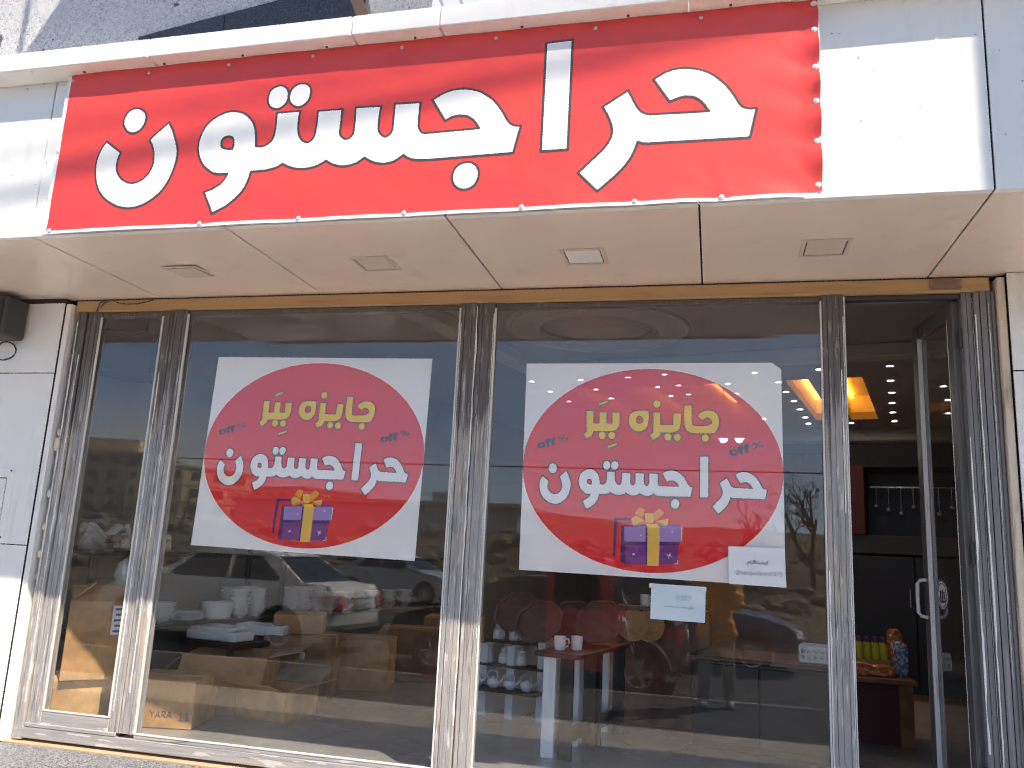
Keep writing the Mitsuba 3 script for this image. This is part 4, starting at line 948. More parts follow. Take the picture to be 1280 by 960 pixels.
NT = thing('note', 'small white printed note pasted over the right poster\'s lower right corner', 'note')
sheet_paper([(0.068, 1.383), (0.312, 1.384), (0.317, 1.214), (0.071, 1.217)], -0.003, 0.004, NT + '__paper', 'm_paper')
ins = unary_union([Polygon(r[0], r[1:]).buffer(0) for r in INSTA])
put(NT + '__lettering', xz_prism(fit(ins, 0.150, 1.302, 0.240, 1.329), -0.0080, -0.0070), 'm_ink')
hand = fit(text_poly('@harajestoon7073', 0.02), 0.100, 1.256, 0.302, 1.279)
put(NT + '__lettering', xz_prism(hand, -0.0080, -0.0070), 'm_ink_grey')
NP = thing('note', 'pale blue handwritten paper with an arrow taped to the glass below the right poster', 'note')
sheet_paper([(-0.275, 1.199), (-0.031, 1.197), (-0.034, 1.040), (-0.277, 1.042)], -0.002, 0.006, NP + '__paper', 'm_paper_blue')
hooks = []
for x, k in ((-0.104, 1.0), (-0.122, 0.7), (-0.136, 0.95), (-0.155, 0.85)):
    hooks.append(LineString([(x - 0.006, 1.147), (x + 0.002, 1.152), (x + 0.008 * k, 1.148), (x + 0.002, 1.137), (x - 0.007, 1.130 + 0.004 * (1 - k))]).buffer(0.0013))
put(NP + '__handwriting', join(*[xz_prism(g, -0.0095, -0.0085) for g in hooks]), 'm_ink_blue')
put(NP + '__arrow', join(*[xz_prism(g, -0.0095, -0.0085) for g in (LineString([(-0.215, 1.101), (-0.15, 1.1015), (-0.09, 1.099)]).buffer(0.0012), Polygon([(-0.097, 1.106), (-0.083, 1.099), (-0.098, 1.093)]))]), 'm_ink_blue2')
for x, z in ((-0.272, 1.19), (-0.04, 1.187)):
    put(NP + '__tape', box(x - 0.012, x + 0.012, -0.0105, -0.0098, z - 0.01, z + 0.01), 'm_gasket')

# ---------------------------------------------------------------- things on the front
for i, (x, y) in enumerate(((-2.596, -0.431), (-1.572, -0.451), (-0.565, -0.448), (0.458, -0.450))):
    L = thing('soffit_lamp', ['square recessed soffit lamp nearest the left pier, its cover hanging loose', 'square recessed soffit lamp second from the left', 'square recessed soffit lamp third from the left, with a white cover', 'square recessed soffit lamp farthest right, above the right window'][i], 'lamp', 'square lamps in the soffit')
    a = 0.098
    tilt = 4.0 if i == 0 else 0.0
    fr = toman(box(-a, a, -a, a, -0.006, 0.0, 0.002)) - toman(box(-a + 0.016, a - 0.016, -a + 0.016, a - 0.016, -0.1, 0.1))
    put(L + '__frame', mv(man(fr), x, y, SOF, rx=tilt), 'm_lamp')
    put(L + '__gap', box(x - a + 0.0165, x + a - 0.0165, y - a + 0.0165, y + a - 0.0165, SOF - 0.0008, SOF), 'm_gap')
    put(L + '__cover', mv(box(-a + 0.021, a - 0.021, -a + 0.021, a - 0.021, -0.0045, -0.001, 0.001), x, y, SOF - (0.004 if i == 0 else 0), rx=tilt), ['m_lamp', 'm_lamp', 'm_panel', 'm_lamp'][i])
AC = thing('access_cover', 'white framed metal access cover on the left pier', 'access cover')
fr = toman(box(-4.02, -3.825, -0.068, -0.06, 1.235, 1.635, 0.003)) - toman(box(-4.0, -3.866, -0.1, 0.0, 1.29, 1.58))
put(AC + '__frame', man(fr), 'm_pier')
put(AC + '__door', box(-3.998, -3.872, -0.071, -0.061, 1.294, 1.574, 0.003), 'm_panel')
put(AC + '__edge_gap', box(-4.0, -3.866, -0.0612, -0.0603, 1.29, 1.58), 'm_black')
for z in (1.25, 1.618):
    put(AC + '__screw', mv(lathe([(0, 0.003), (0.005, 0.002), (0.006, 0)], 10), -3.845, -0.068, z, rx=90), 'm_dark')
SP = thing('speaker', 'dark wall loudspeaker at the top of the left pier with a looped cable', 'speaker')
put(SP + '__cabinet', mv(box(-0.16, 0.12, -0.17, -0.005, -0.12, 0.11, 0.012), -4.02, -0.07, 2.49), 'm_dark')
put(SP + '__grille', mv(box(-0.14, 0.10, -0.178, -0.171, -0.10, 0.09, 0.004), -4.02, -0.07, 2.49), 'm_black')
put(SP + '__bracket', box(-4.06, -4.0, -0.08, -0.06, 2.40, 2.56), 'm_dark')
ang = np.linspace(0, 2 * np.pi, 26)
put(SP + '__cable', tube(np.stack([-4.03 + 0.07 * np.sin(ang), -0.068 - 0.006 * np.cos(ang * 2), 2.315 + 0.055 * np.cos(ang)], 1), 0.004, 6), 'm_cable')
WR = thing('wire', 'thin dark wire hanging in a loop at the left end of the tan header', 'wire')
put(WR + '__loop', tube([(-3.38, -0.03, 2.62), (-3.33, -0.034, 2.603), (-3.27, -0.036, 2.594), (-3.2, -0.036, 2.595), (-3.14, -0.034, 2.606), (-3.10, -0.03, 2.622)], 0.0028, 6), 'm_cable')
put(WR + '__tail', tube([(-3.42, -0.03, 2.62), (-3.455, -0.033, 2.61), (-3.465, -0.034, 2.58), (-3.475, -0.03, 2.55)], 0.0035, 6), 'm_cable')
put(WR + '__tail', tube([(-3.40, -0.03, 2.615), (-3.43, -0.034, 2.605), (-3.448, -0.034, 2.575)], 0.003, 6), 'm_cable')
BR = thing('bracket', 'rusty steel bracket standing on the coping at the end of the dark stone', 'bracket')
put(BR + '__post', mv(box(-0.03, 0.03, -0.02, 0.02, 0, 0.9, 0.004), -1.52, -0.62, 3.512, ry=-24), 'm_rust')
put(BR + '__foot', box(-1.60, -1.44, -0.70, -0.56, 3.512, 3.522, 0.002), 'm_rust')
for k, (a, b) in enumerate((((-1.42, 3.86), (-0.9, 3.5)), ((-1.36, 3.93), (-0.8, 3.5)))):
    put(BR + '__stay_rod', tube([(a[0], -0.62, a[1] + 0.4), (b[0] - 0.3, -0.62, b[1] + 0.2), (b[0], -0.62, b[1] + 0.01)], 0.008, 8), 'm_gasket')

# ---------------------------------------------------------------- goods inside the shop
def carton(label, x, y, z, w, d, h, rz, m, flaps=(70, 95, 60, 100), group='cardboard boxes in the shop', closed=False):
    c = thing('cardboard_box', label, 'box', group)
    t = 0.006
    if closed:
        parts = [box(-w / 2, w / 2, -d / 2, d / 2, 0, h, 0.006)]
    else:
        parts = [box(-w / 2, w / 2, -d / 2, -d / 2 + t, 0, h, 0.002), box(-w / 2, w / 2, d / 2 - t, d / 2, 0, h, 0.002),
                 box(-w / 2, -w / 2 + t, -d / 2 + t, d / 2 - t, 0, h, 0.002), box(w / 2 - t, w / 2, -d / 2 + t, d / 2 - t, 0, h, 0.002), box(-w / 2 + t, w / 2 - t, -d / 2 + t, d / 2 - t, 0.002, 0.008)]
    b = join(*parts)
    v = b.vertices
    p = v * 6 + rz
    b.vertices = v + 0.005 * (np.stack([meshkit.noise(p, 1), meshkit.noise(p, 2), meshkit.noise(p, 3)], 1) - 0.5)
    put(c + '__body', mv(b, x, y, z, rz=rz), m)
    if closed:
        put(c + '__tape', mv(box(-w / 2 - 0.0015, w / 2 + 0.0015, -0.025, 0.025, h * 0.8, h + 0.0015), x, y, z, rz=rz), 'm_tape')
    else:
        for k, a in enumerate(flaps):
            L = min(w, d) * 0.48
            if k < 2:
                f = mv(box(-w / 2 + 0.004, w / 2 - 0.004, -L, 0, 0, 0.005, 0.001), rx=-(a - 90) if False else a - 90)
                f = mv(box(-w / 2 + 0.004, w / 2 - 0.004, 0, L, 0, 0.005, 0.001), rx=180 - a if k == 0 else a)
                f = mv(f, 0, -d / 2 if k == 0 else d / 2, h)
            else:
                f = mv(box(0, L, -d / 2 + 0.008, d / 2 - 0.008, 0, 0.005, 0.001), ry=-(180 - a) if k == 2 else -a)
                f = mv(f, -w / 2 if k == 2 else w / 2, 0, h)
            put(c + '__flap', mv(f, x, y, z, rz=rz), 'm_card_in' if k % 2 else m)
    return c


def mark(c, text, h, x, y, z, rz, dy, dx, dz, m='m_ink'):
    t = text_poly(text, h)
    g = join(*[xz_prism(q, -0.0015, 0.0) for q in getattr(t, 'geoms', [t])])
    put(c + '__marking', mv(mv(g, dx, dy, dz), x, y, z, rz=rz), m)


c = carton('open box with raised flap stacked on a taped one behind the left sidelight', -3.45, 0.325, 0.50, 0.33, 0.33, 0.42, 42, 'm_card_1', (150, 40, 140, 60))
lab = mv(box(-0.045, 0.045, -0.0012, 0, -0.08, 0.08), 0.10, -0.168, 0.32)
put(c + '__label', mv(lab, -3.45, 0.325, 0.50, rz=42), 'm_paper')
for k in range(5):
    put(c + '__label__print', mv(mv(box(-0.034 + 0.006 * (k % 2), 0.03 - 0.012 * (k % 3), -0.002, -0.0013, -0.006, 0.006), 0.10, -0.168, 0.26 + 0.03 * k), -3.45, 0.325, 0.50, rz=42), 'm_ink')
carton('taped cardboard box on the floor at the bottom of the stack behind the left sidelight', -3.47, 0.385, FZ, 0.42, 0.36, 0.245, 40, 'm_card_2', closed=True)
c = carton('cardboard box marked in black pen in the lower left corner of the left window', -3.06, 0.52, FZ, 0.42, 0.36, 0.26, 12, 'm_card_0', closed=True)
mark(c, 'YARA', 0.035, -3.06, 0.52, FZ, 12, -0.183, -0.03, 0.06)
mark(c, '11', 0.04, -3.06, 0.52, FZ, 12, -0.183, 0.13, 0.05)
carton('open cardboard box with flaps spread, behind the box marked in black pen', -2.98, 1.02, FZ, 0.52, 0.42, 0.34, 18, 'm_card_1', (-50, -25, -40, 12))
carton('low half open cardboard box right of the box marked in black pen', -2.62, 0.98, FZ, 0.36, 0.34, 0.17, -8, 'm_card_2', (20, 30, 30, 20))
carton('tall cardboard box third in the row on the floor along the left wall', -2.80, 1.62, FZ, 0.46, 0.42, 0.42, 14, 'm_card_3', closed=True)
carton('cardboard box fourth in the row on the floor along the left wall', -2.62, 2.2, FZ, 0.5, 0.42, 0.36, 12, 'm_card_0', closed=True)
carton('cardboard box fifth in the row on the floor along the left wall', -2.42, 2.8, FZ, 0.5, 0.45, 0.40, 16, 'm_card_3', closed=True)
carton('cardboard box at the far end of the row on the floor along the left wall', -2.24, 3.4, FZ, 0.5, 0.45, 0.46, 11, 'm_card_1', closed=True)
carton('cardboard box stacked on the tall third box', -2.86, 1.66, FZ + 0.425, 0.34, 0.3, 0.13, 22, 'm_card_0', closed=True)


def rack(label, u0, u1, v0, v1, boards, posts, ztop):
    r = thing('shelf_rack', label, 'shelf')
    for z in boards:
        put(r + '__shelf', rbox(u0, u1, v0, v1, z - 0.022, z, 0.003), 'm_black')
    for u in (u0 + 0.012, u1 - 0.012):
        for v in posts[1:-1] + (posts[0] + 0.0, posts[-1]):
            put(r + '__post', rbox(u - 0.014, u + 0.014, v - 0.014, v + 0.014, FZ, ztop if v > 0 else boards[-1] - 0.023, 0.002), 'm_black')
    return r


rack('black metal shelf rack of white dishes along the left wall', -3.88, -3.50, -0.55, 4.2, (0.75, 1.19), (-0.52, 1.12, 4.17), 1.62)
bowl = lathe([(0.0, 0.0), (0.03, 0.0), (0.034, 0.006), (0.07, 0.035), (0.078, 0.05), (0.075, 0.05), (0.066, 0.036), (0.03, 0.01), (0.0, 0.008)], 26)
plate = lathe([(0.0, 0.0), (0.06, 0.0), (0.085, 0.006), (0.12, 0.014), (0.12, 0.017), (0.083, 0.010), (0.06, 0.005), (0.0, 0.005)], 30)
mug = join(lathe([(0.0, 0.0), (0.026, 0.0), (0.03, 0.004), (0.033, 0.075), (0.030, 0.075), (0.027, 0.006), (0.0, 0.006)], 22),
           tube([(0.031, 0, 0.06), (0.05, 0, 0.058), (0.054, 0, 0.04), (0.046, 0, 0.02), (0.029, 0, 0.016)], 0.005, 7))
pot = lathe([(0.0, 0.0), (0.09, 0.0), (0.098, 0.01), (0.105, 0.09), (0.112, 0.10), (0.112, 0.108), (0.10, 0.108), (0.094, 0.09), (0.088, 0.012), (0.0, 0.01)], 32)
first = {}


def copy_of(kind, key, mesh, m, x, y, z, rz=0, smooth=40):
    # many alike pieces share one mesh
    if (kind, m) not in first:
        scene_key = put(key, mesh, m, smooth)
        first[(kind, m)] = dict(scene[scene_key])
        scene[scene_key] = {**first[(kind, m)], 'to_world': T().translate([x * U, y * U, z * U]).rotate([0, 0, 1], rz)}
        return scene_key
    key = own(key)
    scene[key] = {**first[(kind, m)], 'to_world': T().translate([x * U, y * U, z * U]).rotate([0, 0, 1], rz)}
    return key


# stacks on the rack (u, v, count, step)
def stack(u, v, z, n, step, kind, mesh, name, label, cat, group, m):
    x, y = I(u, v)
    for k in range(n):
        key = thing(name, label, cat, group)
        copy_of(kind, key, mesh, m, x + rng.uniform(-.002, .002), y + rng.uniform(-.002, .002), z + k * step, 8 if kind == 'wavy' else rng.uniform(0, 360))


NTH = ['first', 'second', 'third', 'fourth', 'fifth', 'sixth', 'seventh']
for i, (u, v) in enumerate(((-3.58, 0.78), (-3.74, 0.84), (-3.58, 0.93), (-3.74, 1.0), (-3.58, 1.30), (-3.59, 1.46), (-3.58, 1.62))):
    stack(u, v, 0.751, 6, 0.030, 'bowl', bowl, 'bowl', 'white bowl in the %s tall stack from the near end of the black rack' % NTH[i], 'bowl', '%s stack of white bowls on the black rack' % NTH[i], 'm_china')
stack(-3.60, 0.10, 0.751, 3, 0.030, 'bowl', mv(bowl, s=1.25), 'bowl', 'pale blue bowl in the short stack at the near end of the black rack', 'bowl', 'pale blue bowls at the rack end', 'm_china_blue')
stack(-3.62, 0.32, 0.751, 5, 0.010, 'plate', plate, 'plate', 'pale blue plate in the flat pile at the near end of the black rack', 'plate', 'pale blue plates on the rack', 'm_china_blue')
x, y = I(-3.62, 0.60)
k = thing('pot', 'wide round white pot between the plates and the stacked bowls on the black rack', 'pot')
put(k, mv(pot, x, y, 0.751), 'm_china', smooth=40)
for i, vv in enumerate((1.8, 2.0, 2.4, 2.65, 2.9)):
    stack(-3.60, vv, 0.751, 4, 0.034, 'bowl', bowl, 'bowl', 'white bowl in the %s low stack past the post on the black rack' % NTH[i], 'bowl', '%s low stack of bowls past the rack post' % NTH[i], 'm_china')


def wavy_plate():
    n, m_ = 40, 8
    a = np.arange(n) * 2 * np.pi / n
    v, f = [], []
    for j in range(m_):
        r = 0.02 + 0.125 * j / (m_ - 1)
        h = 0.006 + (j / (m_ - 1)) ** 2 * (0.04 + 0.038 * np.cos(4 * a))
        v += [np.stack([r * np.cos(a), r * np.sin(a), h], 1)]
    v = np.vstack(v)
    for j in range(m_ - 1):
        for i in range(n):
            p, q = j * n + i, j * n + (i + 1) % n
            f += [[p, q, q + n], [p, q + n, p + n]]
    f = np.array(f)
    w = v + np.array([0, 0, -0.005])
    return join(trimesh.Trimesh(v, f, process=False), trimesh.Trimesh(w, f[:, ::-1], process=False))


WP = wavy_plate()
for u, v, n, lb in ((-3.67, -0.34, 6, 'tall left'), (-3.62, -0.06, 3, 'short right')):
    stack(u, v, 1.193, n, 0.017, 'wavy', WP, 'plate', 'white wavy edged plate in the %s stack behind the left sidelight' % lb, 'plate', '%s stack of wavy plates' % lb, 'm_china')
# a crumpled clear bag with printed dots
m = trimesh.creation.icosphere(3, 0.11)
v = m.vertices
m.vertices = v * (0.7 + 0.6 * meshkit.fbm(v * 14, 4, 8))[:, None] * np.array([0.8, 0.7, 1.35])
x, y = I(-3.52, 0.12)
k = thing('plastic_bag', 'crumpled shiny clear bag hanging beside the plates behind the left sidelight', 'bag')
put(k, mv(m, -3.40, 0.42, 1.06, s=0.62), 'm_cello', smooth=False)
# foam trays and boards on the boxes
for i, (u, v, z, w, d, h, rz, lb) in enumerate((
        (-3.39, 0.43, 0.64, 0.40, 0.20, 0.06, -8, 'long white foam tray lying tilted under the near end of the black rack'),
        (-3.41, 0.42, 0.705, 0.36, 0.16, 0.02, -14, 'thin white foam board on top of the foam tray under the black rack'),
        (-3.29, 0.74, 0.66, 0.34, 0.20, 0.07, 6, 'white foam tray to the right of the tilted one under the black rack'),
        (-3.10, 0.86, 0.575, 0.22, 0.18, 0.05, 4, 'small pale foam block in front of the black rack post'),
        (-3.09, 0.84, 0.52, 0.26, 0.2, 0.05, -3, 'flat pale foam block below the small one by the rack post'))):
    x, y = I(u, v)
    k = thing('foam_tray', lb, 'foam tray')
    t = toman(box(-w / 2, w / 2, -d / 2, d / 2, 0, h, 0.006)) - toman(box(-w / 2 + 0.02, w / 2 - 0.02, -d / 2 + 0.02, d / 2 - 0.02, h * 0.4, h + 0.1))
    put(k, mv(man(t), x, y, z, rz=rz, rx=4 * (i % 2)), 'm_foam')
ST = thing('stool', 'low dark stool holding the foam trays among the boxes', 'stool')
x, y = I(-3.36, 0.60)
put(ST + '__seat', mv(box(-0.2, 0.2, -0.3, 0.3, 0.60, 0.635, 0.005), x, y, 0, rz=-13), 'm_wood_dark')
for sx in (-0.17, 0.17):
    for sy in (-0.27, 0.27):
        put(ST + '__leg', mv(mv(box(-0.015, 0.015, -0.015, 0.015, FZ, 0.60), sx, sy), x, y, 0, rz=-13), 'm_wood_dark')
# hanging ceiling fixture behind the left pane
HF = thing('ceiling_fixture', 'dark boxy fixture hung from the shop ceiling behind the left sidelight', 'fixture')
put(HF + '__box', mv(box(-0.2, 0.2, -0.2, 0.2, 0, 0.28, 0.02), -3.72, 0.62, 2.30, rz=20), 'm_dark')
put(HF + '__drop_rod', tube([(-3.62, 0.6, 2.88), (-3.62, 0.6, 2.57)], 0.008, 8), 'm_dark')
put(HF + '__lamp_shade', mv(lathe([(0.02, 0.10), (0.026, 0.10), (0.07, 0.0), (0.065, 0.0)], 24), -3.40, 0.62, 2.27), 'm_moulding', smooth=40)
put(HF + '__arm', tube([(-3.55, 0.62, 2.4), (-3.42, 0.62, 2.4), (-3.40, 0.62, 2.37)], 0.008, 8), 'm_dark')

# display stand of jars
JR = thing('display_stand', 'low white stepped stand of jars and teapots behind the middle frame', 'display stand')
for u in (-1.80, -1.60, -1.38):
    put(JR + '__side_panel', rbox(u - 0.028, u + 0.028, 1.20, 1.55, FZ, 0.92 if u > -1.5 else 0.70, 0.003), 'm_white_wood')
for z, v0 in ((0.715, 1.32), (0.58, 1.18), (0.445, 1.04)):
    put(JR + '__shelf', rbox(-1.86, -1.34, v0, v0 + 0.16, z - 0.014, z, 0.002), 'm_wood_dark')
jar = lathe([(0.0, 0.0), (0.036, 0.0), (0.04, 0.008), (0.04, 0.055), (0.03, 0.068), (0.027, 0.075), (0.029, 0.078), (0.0, 0.08)], 20)
jar_lid = lathe([(0.0, 0.0), (0.029, 0.0), (0.029, 0.014), (0.008, 0.017), (0.011, 0.03), (0.0, 0.034)], 18)
jar_print = lathe([(0.0405, 0.004), (0.0412, 0.008), (0.0412, 0.04), (0.0405, 0.042)], 20)
teapot = join(lathe([(0.0, 0.0), (0.022, 0.0), (0.04, 0.018), (0.043, 0.034), (0.034, 0.054), (0.02, 0.06), (0.01, 0.064), (0.008, 0.072), (0.0, 0.074)], 22),
              tube([(0.036, 0, 0.03), (0.055, 0, 0.04), (0.064, 0, 0.058)], [0.009, 0.007, 0.005], 8),
              tube([(-0.034, 0, 0.05), (-0.05, 0, 0.075), (-0.02, 0, 0.105), (0.02, 0, 0.10), (0.03, 0, 0.06)], 0.0035, 6))
leafm = []
for a in range(3):
    leafm.append(mv(trimesh.creation.extrude_polygon(affinity.scale(Point(0, 0).buffer(1, 8), 0.008, 0.016), 0.001, engine='earcut'), 0, 0, 0, rz=a * 70))
for row, (z, v0, n, lb) in enumerate(((0.716, 1.40, 4, 'lidded jar on the top step of the white display stand'), (0.581, 1.26, 3, 'lidded jar on the middle step of the white display stand'))):
    for i in range(n):
        x, y = I(-1.80 + i * 0.125, v0 + rng.uniform(-.01, .01))
        k = thing('jar', lb, 'jar', ['jars on the top step', 'jars on the middle step'][row])
        copy_of('jar', k + '__body', jar, 'm_clear_jar', x, y, z)
        copy_of('jarlid', k + '__lid', jar_lid, 'm_clear_jar', x, y, z + 0.08)
        copy_of('jarprint', k + '__print', jar_print, 'm_china', x, y, z, 30 * i)
for i in range(4):
    x, y = I(-1.80 + i * 0.12, 1.13)
    k = thing('teapot', 'small white teapot on the lowest step of the white display stand', 'teapot', 'teapots on the lowest step')
    copy_of('teapot', k, teapot, 'm_china', x, y, 0.446, -20 + 8 * i)

# tables with white legs
for t_, (v0, v1, lb) in enumerate(((0.44, 0.78, 'brown topped table with flat white legs nearest the right window'), (0.87, 1.27, 'brown topped table with flat white legs, second from the right window'))):
    tb = thing('table', lb, 'table', None)
    put(tb + '__top', rbox(-1.06, -0.80, v0 - 0.045, v1 + 0.045, 0.765, 0.79, 0.004), 'm_wood_dark')
    for u, mm in ((-0.98, 'm_white_wood'), (-0.88, 'm_black')):  # right-hand legs and bar are coloured black so they read as shade
        for v in (v0, v1):
            put(tb + '__leg', rbox(u - 0.036, u + 0.036, v - 0.014, v + 0.014, FZ, 0.764, 0.003), mm)
        put(tb + '__crossbar', rbox(u - 0.012, u + 0.012, v0 + 0.015, v1 - 0.015, 0.33, 0.41, 0.003), mm)
octa = affinity.rotate(affinity.scale(Point(0, 0).buffer(1, 2), 0.165, 0.13), 22)
tray_m = toman(trimesh.creation.extrude_polygon(octa, 0.022, engine='earcut')) - toman(mv(trimesh.creation.extrude_polygon(octa.buffer(-0.018), 0.03, engine='earcut'), 0, 0, 0.008))
for i, (x, y, z, rz, m_) in enumerate(((-1.02, 1.15, 0.90, -8, 'm_tray'), (-0.86, 1.32, 0.90, 6, 'm_tray'), (-0.66, 1.20, 0.92, 14, 'm_tray'), (-1.22, 1.42, 0.93, 0, 'm_tray'))):
    k = thing('tray', 'brown octagonal wooden tray ' + ['standing at the left of the tables', 'standing in the middle of the tables', 'standing at the right of the tables beside the red panel', 'standing farthest left behind the jars'][i], 'tray')
    put(k, mv(mv(man(tray_m), rx=74), x, y, z, rz=rz), m_)
for i, (x, y, lb) in enumerate(((-0.82, 0.74, 'white mug with a dark print on the near table, left of the pair'), (-0.735, 0.80, 'white mug on the near table, right of the pair'))):
    k = thing('mug', lb, 'mug')
    copy_of('mug', k, mug, 'm_china', x, y, 0.791, 30 + 60 * i)
BD = thing('display_board', 'brown wooden board shelf with white mugs behind the red panel', 'display board')
put(BD + '__back', room(box(-0.98, -0.40, 1.62, 1.66, FZ, 1.06, 0.004)), 'm_tray')
put(BD + '__shelf', room(box(-1.0, -0.38, 1.44, 1.62, 0.98, 1.0, 0.003)), 'm_wood')
for q in range(3):
    x, y = I(-0.80 + 0.10 * q, 1.52)
    k = thing('mug', 'white mug in the row of three on the brown board shelf', 'mug', 'mugs on the brown shelf')
    copy_of('mug', k, mug, 'm_china', x, y, 1.001, 40 * q)
for i, (x, y) in enumerate(((-0.50, 1.62), (-0.40, 1.66))):
    k = thing('cutting_board', 'light round wooden board leaning on the brown shelf, ' + ('left' if i == 0 else 'right') + ' of two', 'board')
    put(k, mv(mv(lathe([(0.0, 0.0), (0.10, 0.0), (0.10, 0.012), (0.055, 0.012), (0.05, 0.006), (0.0, 0.006)], 30), rx=78), x, y, 0.88), 'm_card_2', smooth=40)

# counter seen through the open door
CT = thing('counter', 'dark counter with a red brown wooden top inside the open door', 'counter')
put(CT + '__top', box(0.70, 1.215, 1.80, 2.35, 0.62, 0.648, 0.004), 'm_wood')
put(CT + '__end_panel', box(1.12, 1.20, 1.84, 2.32, FZ, 0.619, 0.003), 'm_wood')
put(CT + '__front', box(0.72, 1.119, 1.90, 1.93, FZ, 0.619, 0.002), 'm_maroon')
bottle = lathe([(0.0, 0.0), (0.02, 0.0), (0.024, 0.005), (0.024, 0.085), (0.016, 0.10), (0.013, 0.104), (0.0, 0.106)], 16)
bcap = lathe([(0.0, 0.0), (0.015, 0.0), (0.014, 0.03), (0.0, 0.032)], 14)
for r in range(2):
    for i in range(6):
        k = thing('bottle', 'small yellow bottle with a purple cap in the %s row on the counter' % ['front', 'back'][r], 'bottle', '%s row of yellow bottles' % ['front', 'back'][r])
        x, y = 0.84 + 0.049 * i, 2.10 + 0.055 * r
        copy_of('bot', k + '__body', bottle, 'm_bottle_y', x, y, 0.735)
        copy_of('botc', k + '__cap', bcap, 'm_cap_p', x, y, 0.841)
k = thing('carton_tray', 'low pale carton tray holding the yellow bottles on the counter', 'tray')
put(k, box(0.80, 1.12, 2.06, 2.20, 0.649, 0.734, 0.004), 'm_card_2')


def pouch(w, d, h, seed):
    m = trimesh.creation.icosphere(4, 1.0)
    v = m.vertices
    v = np.sign(v) * np.abs(v) ** 0.55
    v = v * (0.85 + 0.3 * meshkit.fbm(v * 2.2 + seed, 4, seed))[:, None]
    m.vertices = v * np.array([w / 2, d / 2, h / 2]) + np.array([0, 0, h / 2])
    return m


for i, (x, y, z, w, d, h, m_, lb) in enumerate(((0.90, 1.95, 0.640, 0.17, 0.12, 0.085, 'm_bag_o', 'orange packet lying at the front left of the counter'), (1.04, 1.96, 0.640, 0.16, 0.12, 0.075, 'm_bag_o', 'orange packet lying at the front right of the counter'),
                                               (1.17, 2.02, 0.640, 0.07, 0.10, 0.22, 'm_bag_b', 'upright blue and white packet at the right end of the counter'), (1.16, 2.14, 0.645, 0.09, 0.08, 0.28, 'm_bag_o', 'upright orange packet behind the blue one on the counter'))):
    k = thing('packet', lb, 'packet')
    put(k, mv(pouch(w, d, h, i + 3), x, y, z, rz=8 * i), m_, smooth=50)
CB = thing('wall_cabinet', 'dark wall cabinet with a grey beam and hanging utensils at the back of the shop', 'cabinet')
put(CB + '__beam', rbox(0.2, 1.7, 4.2, 4.6, 1.44, 1.60, 0.005), 'm_dark')
put(CB + '__carcass', join(rbox(0.2, 1.74, 4.62, 4.7, FZ, 2.4), rbox(0.2, 1.74, 4.2, 4.62, 2.2, 2.4), rbox(0.2, 0.24, 4.2, 4.62, 1.6, 2.2)), 'm_black')
put(CB + '__side_panel', rbox(0.25, 0.36, 4.16, 4.6, 1.60, 2.2, 0.004), 'm_maroon')
put(CB + '__rail', room(tube([(0.4, 4.3, 2.03), (1.7, 4.3, 2.03)], 0.006, 8)), 'm_metal')
for i in range(12):
    u = 0.45 + i * 0.10
    put(CB + '__utensil', room(join(tube([(u, 4.29, 2.03), (u, 4.285, 1.88 - 0.03 * (i % 3))], 0.004, 6), mv(trimesh.creation.icosphere(1, 0.022), u, 4.285, 1.86 - 0.03 * (i % 3)))), 'm_metal')
for i in range(3):
    put(CB + '__door', rbox(0.24 + 0.5 * i, 0.735 + 0.5 * i, 4.18, 4.2, FZ + 0.05, 1.42, 0.004), 'm_black')
    put(CB + '__door_handle', rbox(0.69 + 0.5 * i, 0.70 + 0.5 * i, 4.16, 4.178, 1.0, 1.15, 0.003), 'm_metal')
LC = thing('low_cabinet', 'low dark brown cabinet standing behind the right window', 'cabinet')
put(LC + '__body', rbox(-0.42, 0.36, 1.25, 1.75, FZ, 0.74, 0.006), 'm_black')
put(LC + '__top', rbox(-0.44, 0.38, 1.23, 1.77, 0.741, 0.765, 0.004), 'm_wood_dark')
for i in range(2):
    put(LC + '__door', rbox(-0.40 + 0.38 * i, -0.03 + 0.38 * i, 1.235, 1.249, FZ + 0.04, 0.72, 0.003), 'm_black')
k = thing('basket', 'pale crate on the low dark cabinet behind the right upright frame', 'basket')
x, y = I(0.27, 1.42)
bk = toman(box(-0.095, 0.095, -0.08, 0.08, 0, 0.10, 0.006)) - toman(box(-0.085, 0.085, -0.07, 0.07, 0.012, 0.2))
for q in range(5):
    for z in (0.025, 0.055):
        bk = bk - toman(box(-0.08 + 0.034 * q, -0.062 + 0.034 * q, -0.2, 0.2, z, z + 0.018))
put(k, mv(man(bk), x, y, 0.766, rz=-13), 'm_white_wood')

for i, (x, y, z) in enumerate(((0.084, 3.0, 2.295), (0.21, 3.0, 2.298))):  # glowing lamps added for two glare spots on the poster
    k = thing('added_lamp', 'round bright lamp added for a glare spot on the right poster, ' + ('left' if i == 0 else 'right') + ' of two', 'lamp')
    put(k + '__cord', tube([(x, y, CZ2), (x, y, z + 0.05)], 0.004, 6), 'm_cable')
    put(k + '__shade', mv(lathe([(0.012, 0.05), (0.016, 0.05), (0.05, 0.0), (0.046, 0.0)], 22), x, y, z), 'm_moulding', smooth=40)
    kk = put(k + '__bulb', mv(trimesh.creation.icosphere(2, 0.03), x, y, z - 0.005), 'm_led', smooth=True)
    scene[kk]['emitter'] = {'type': 'area', 'radiance': rgb((9.0, 8.7, 8.3))}

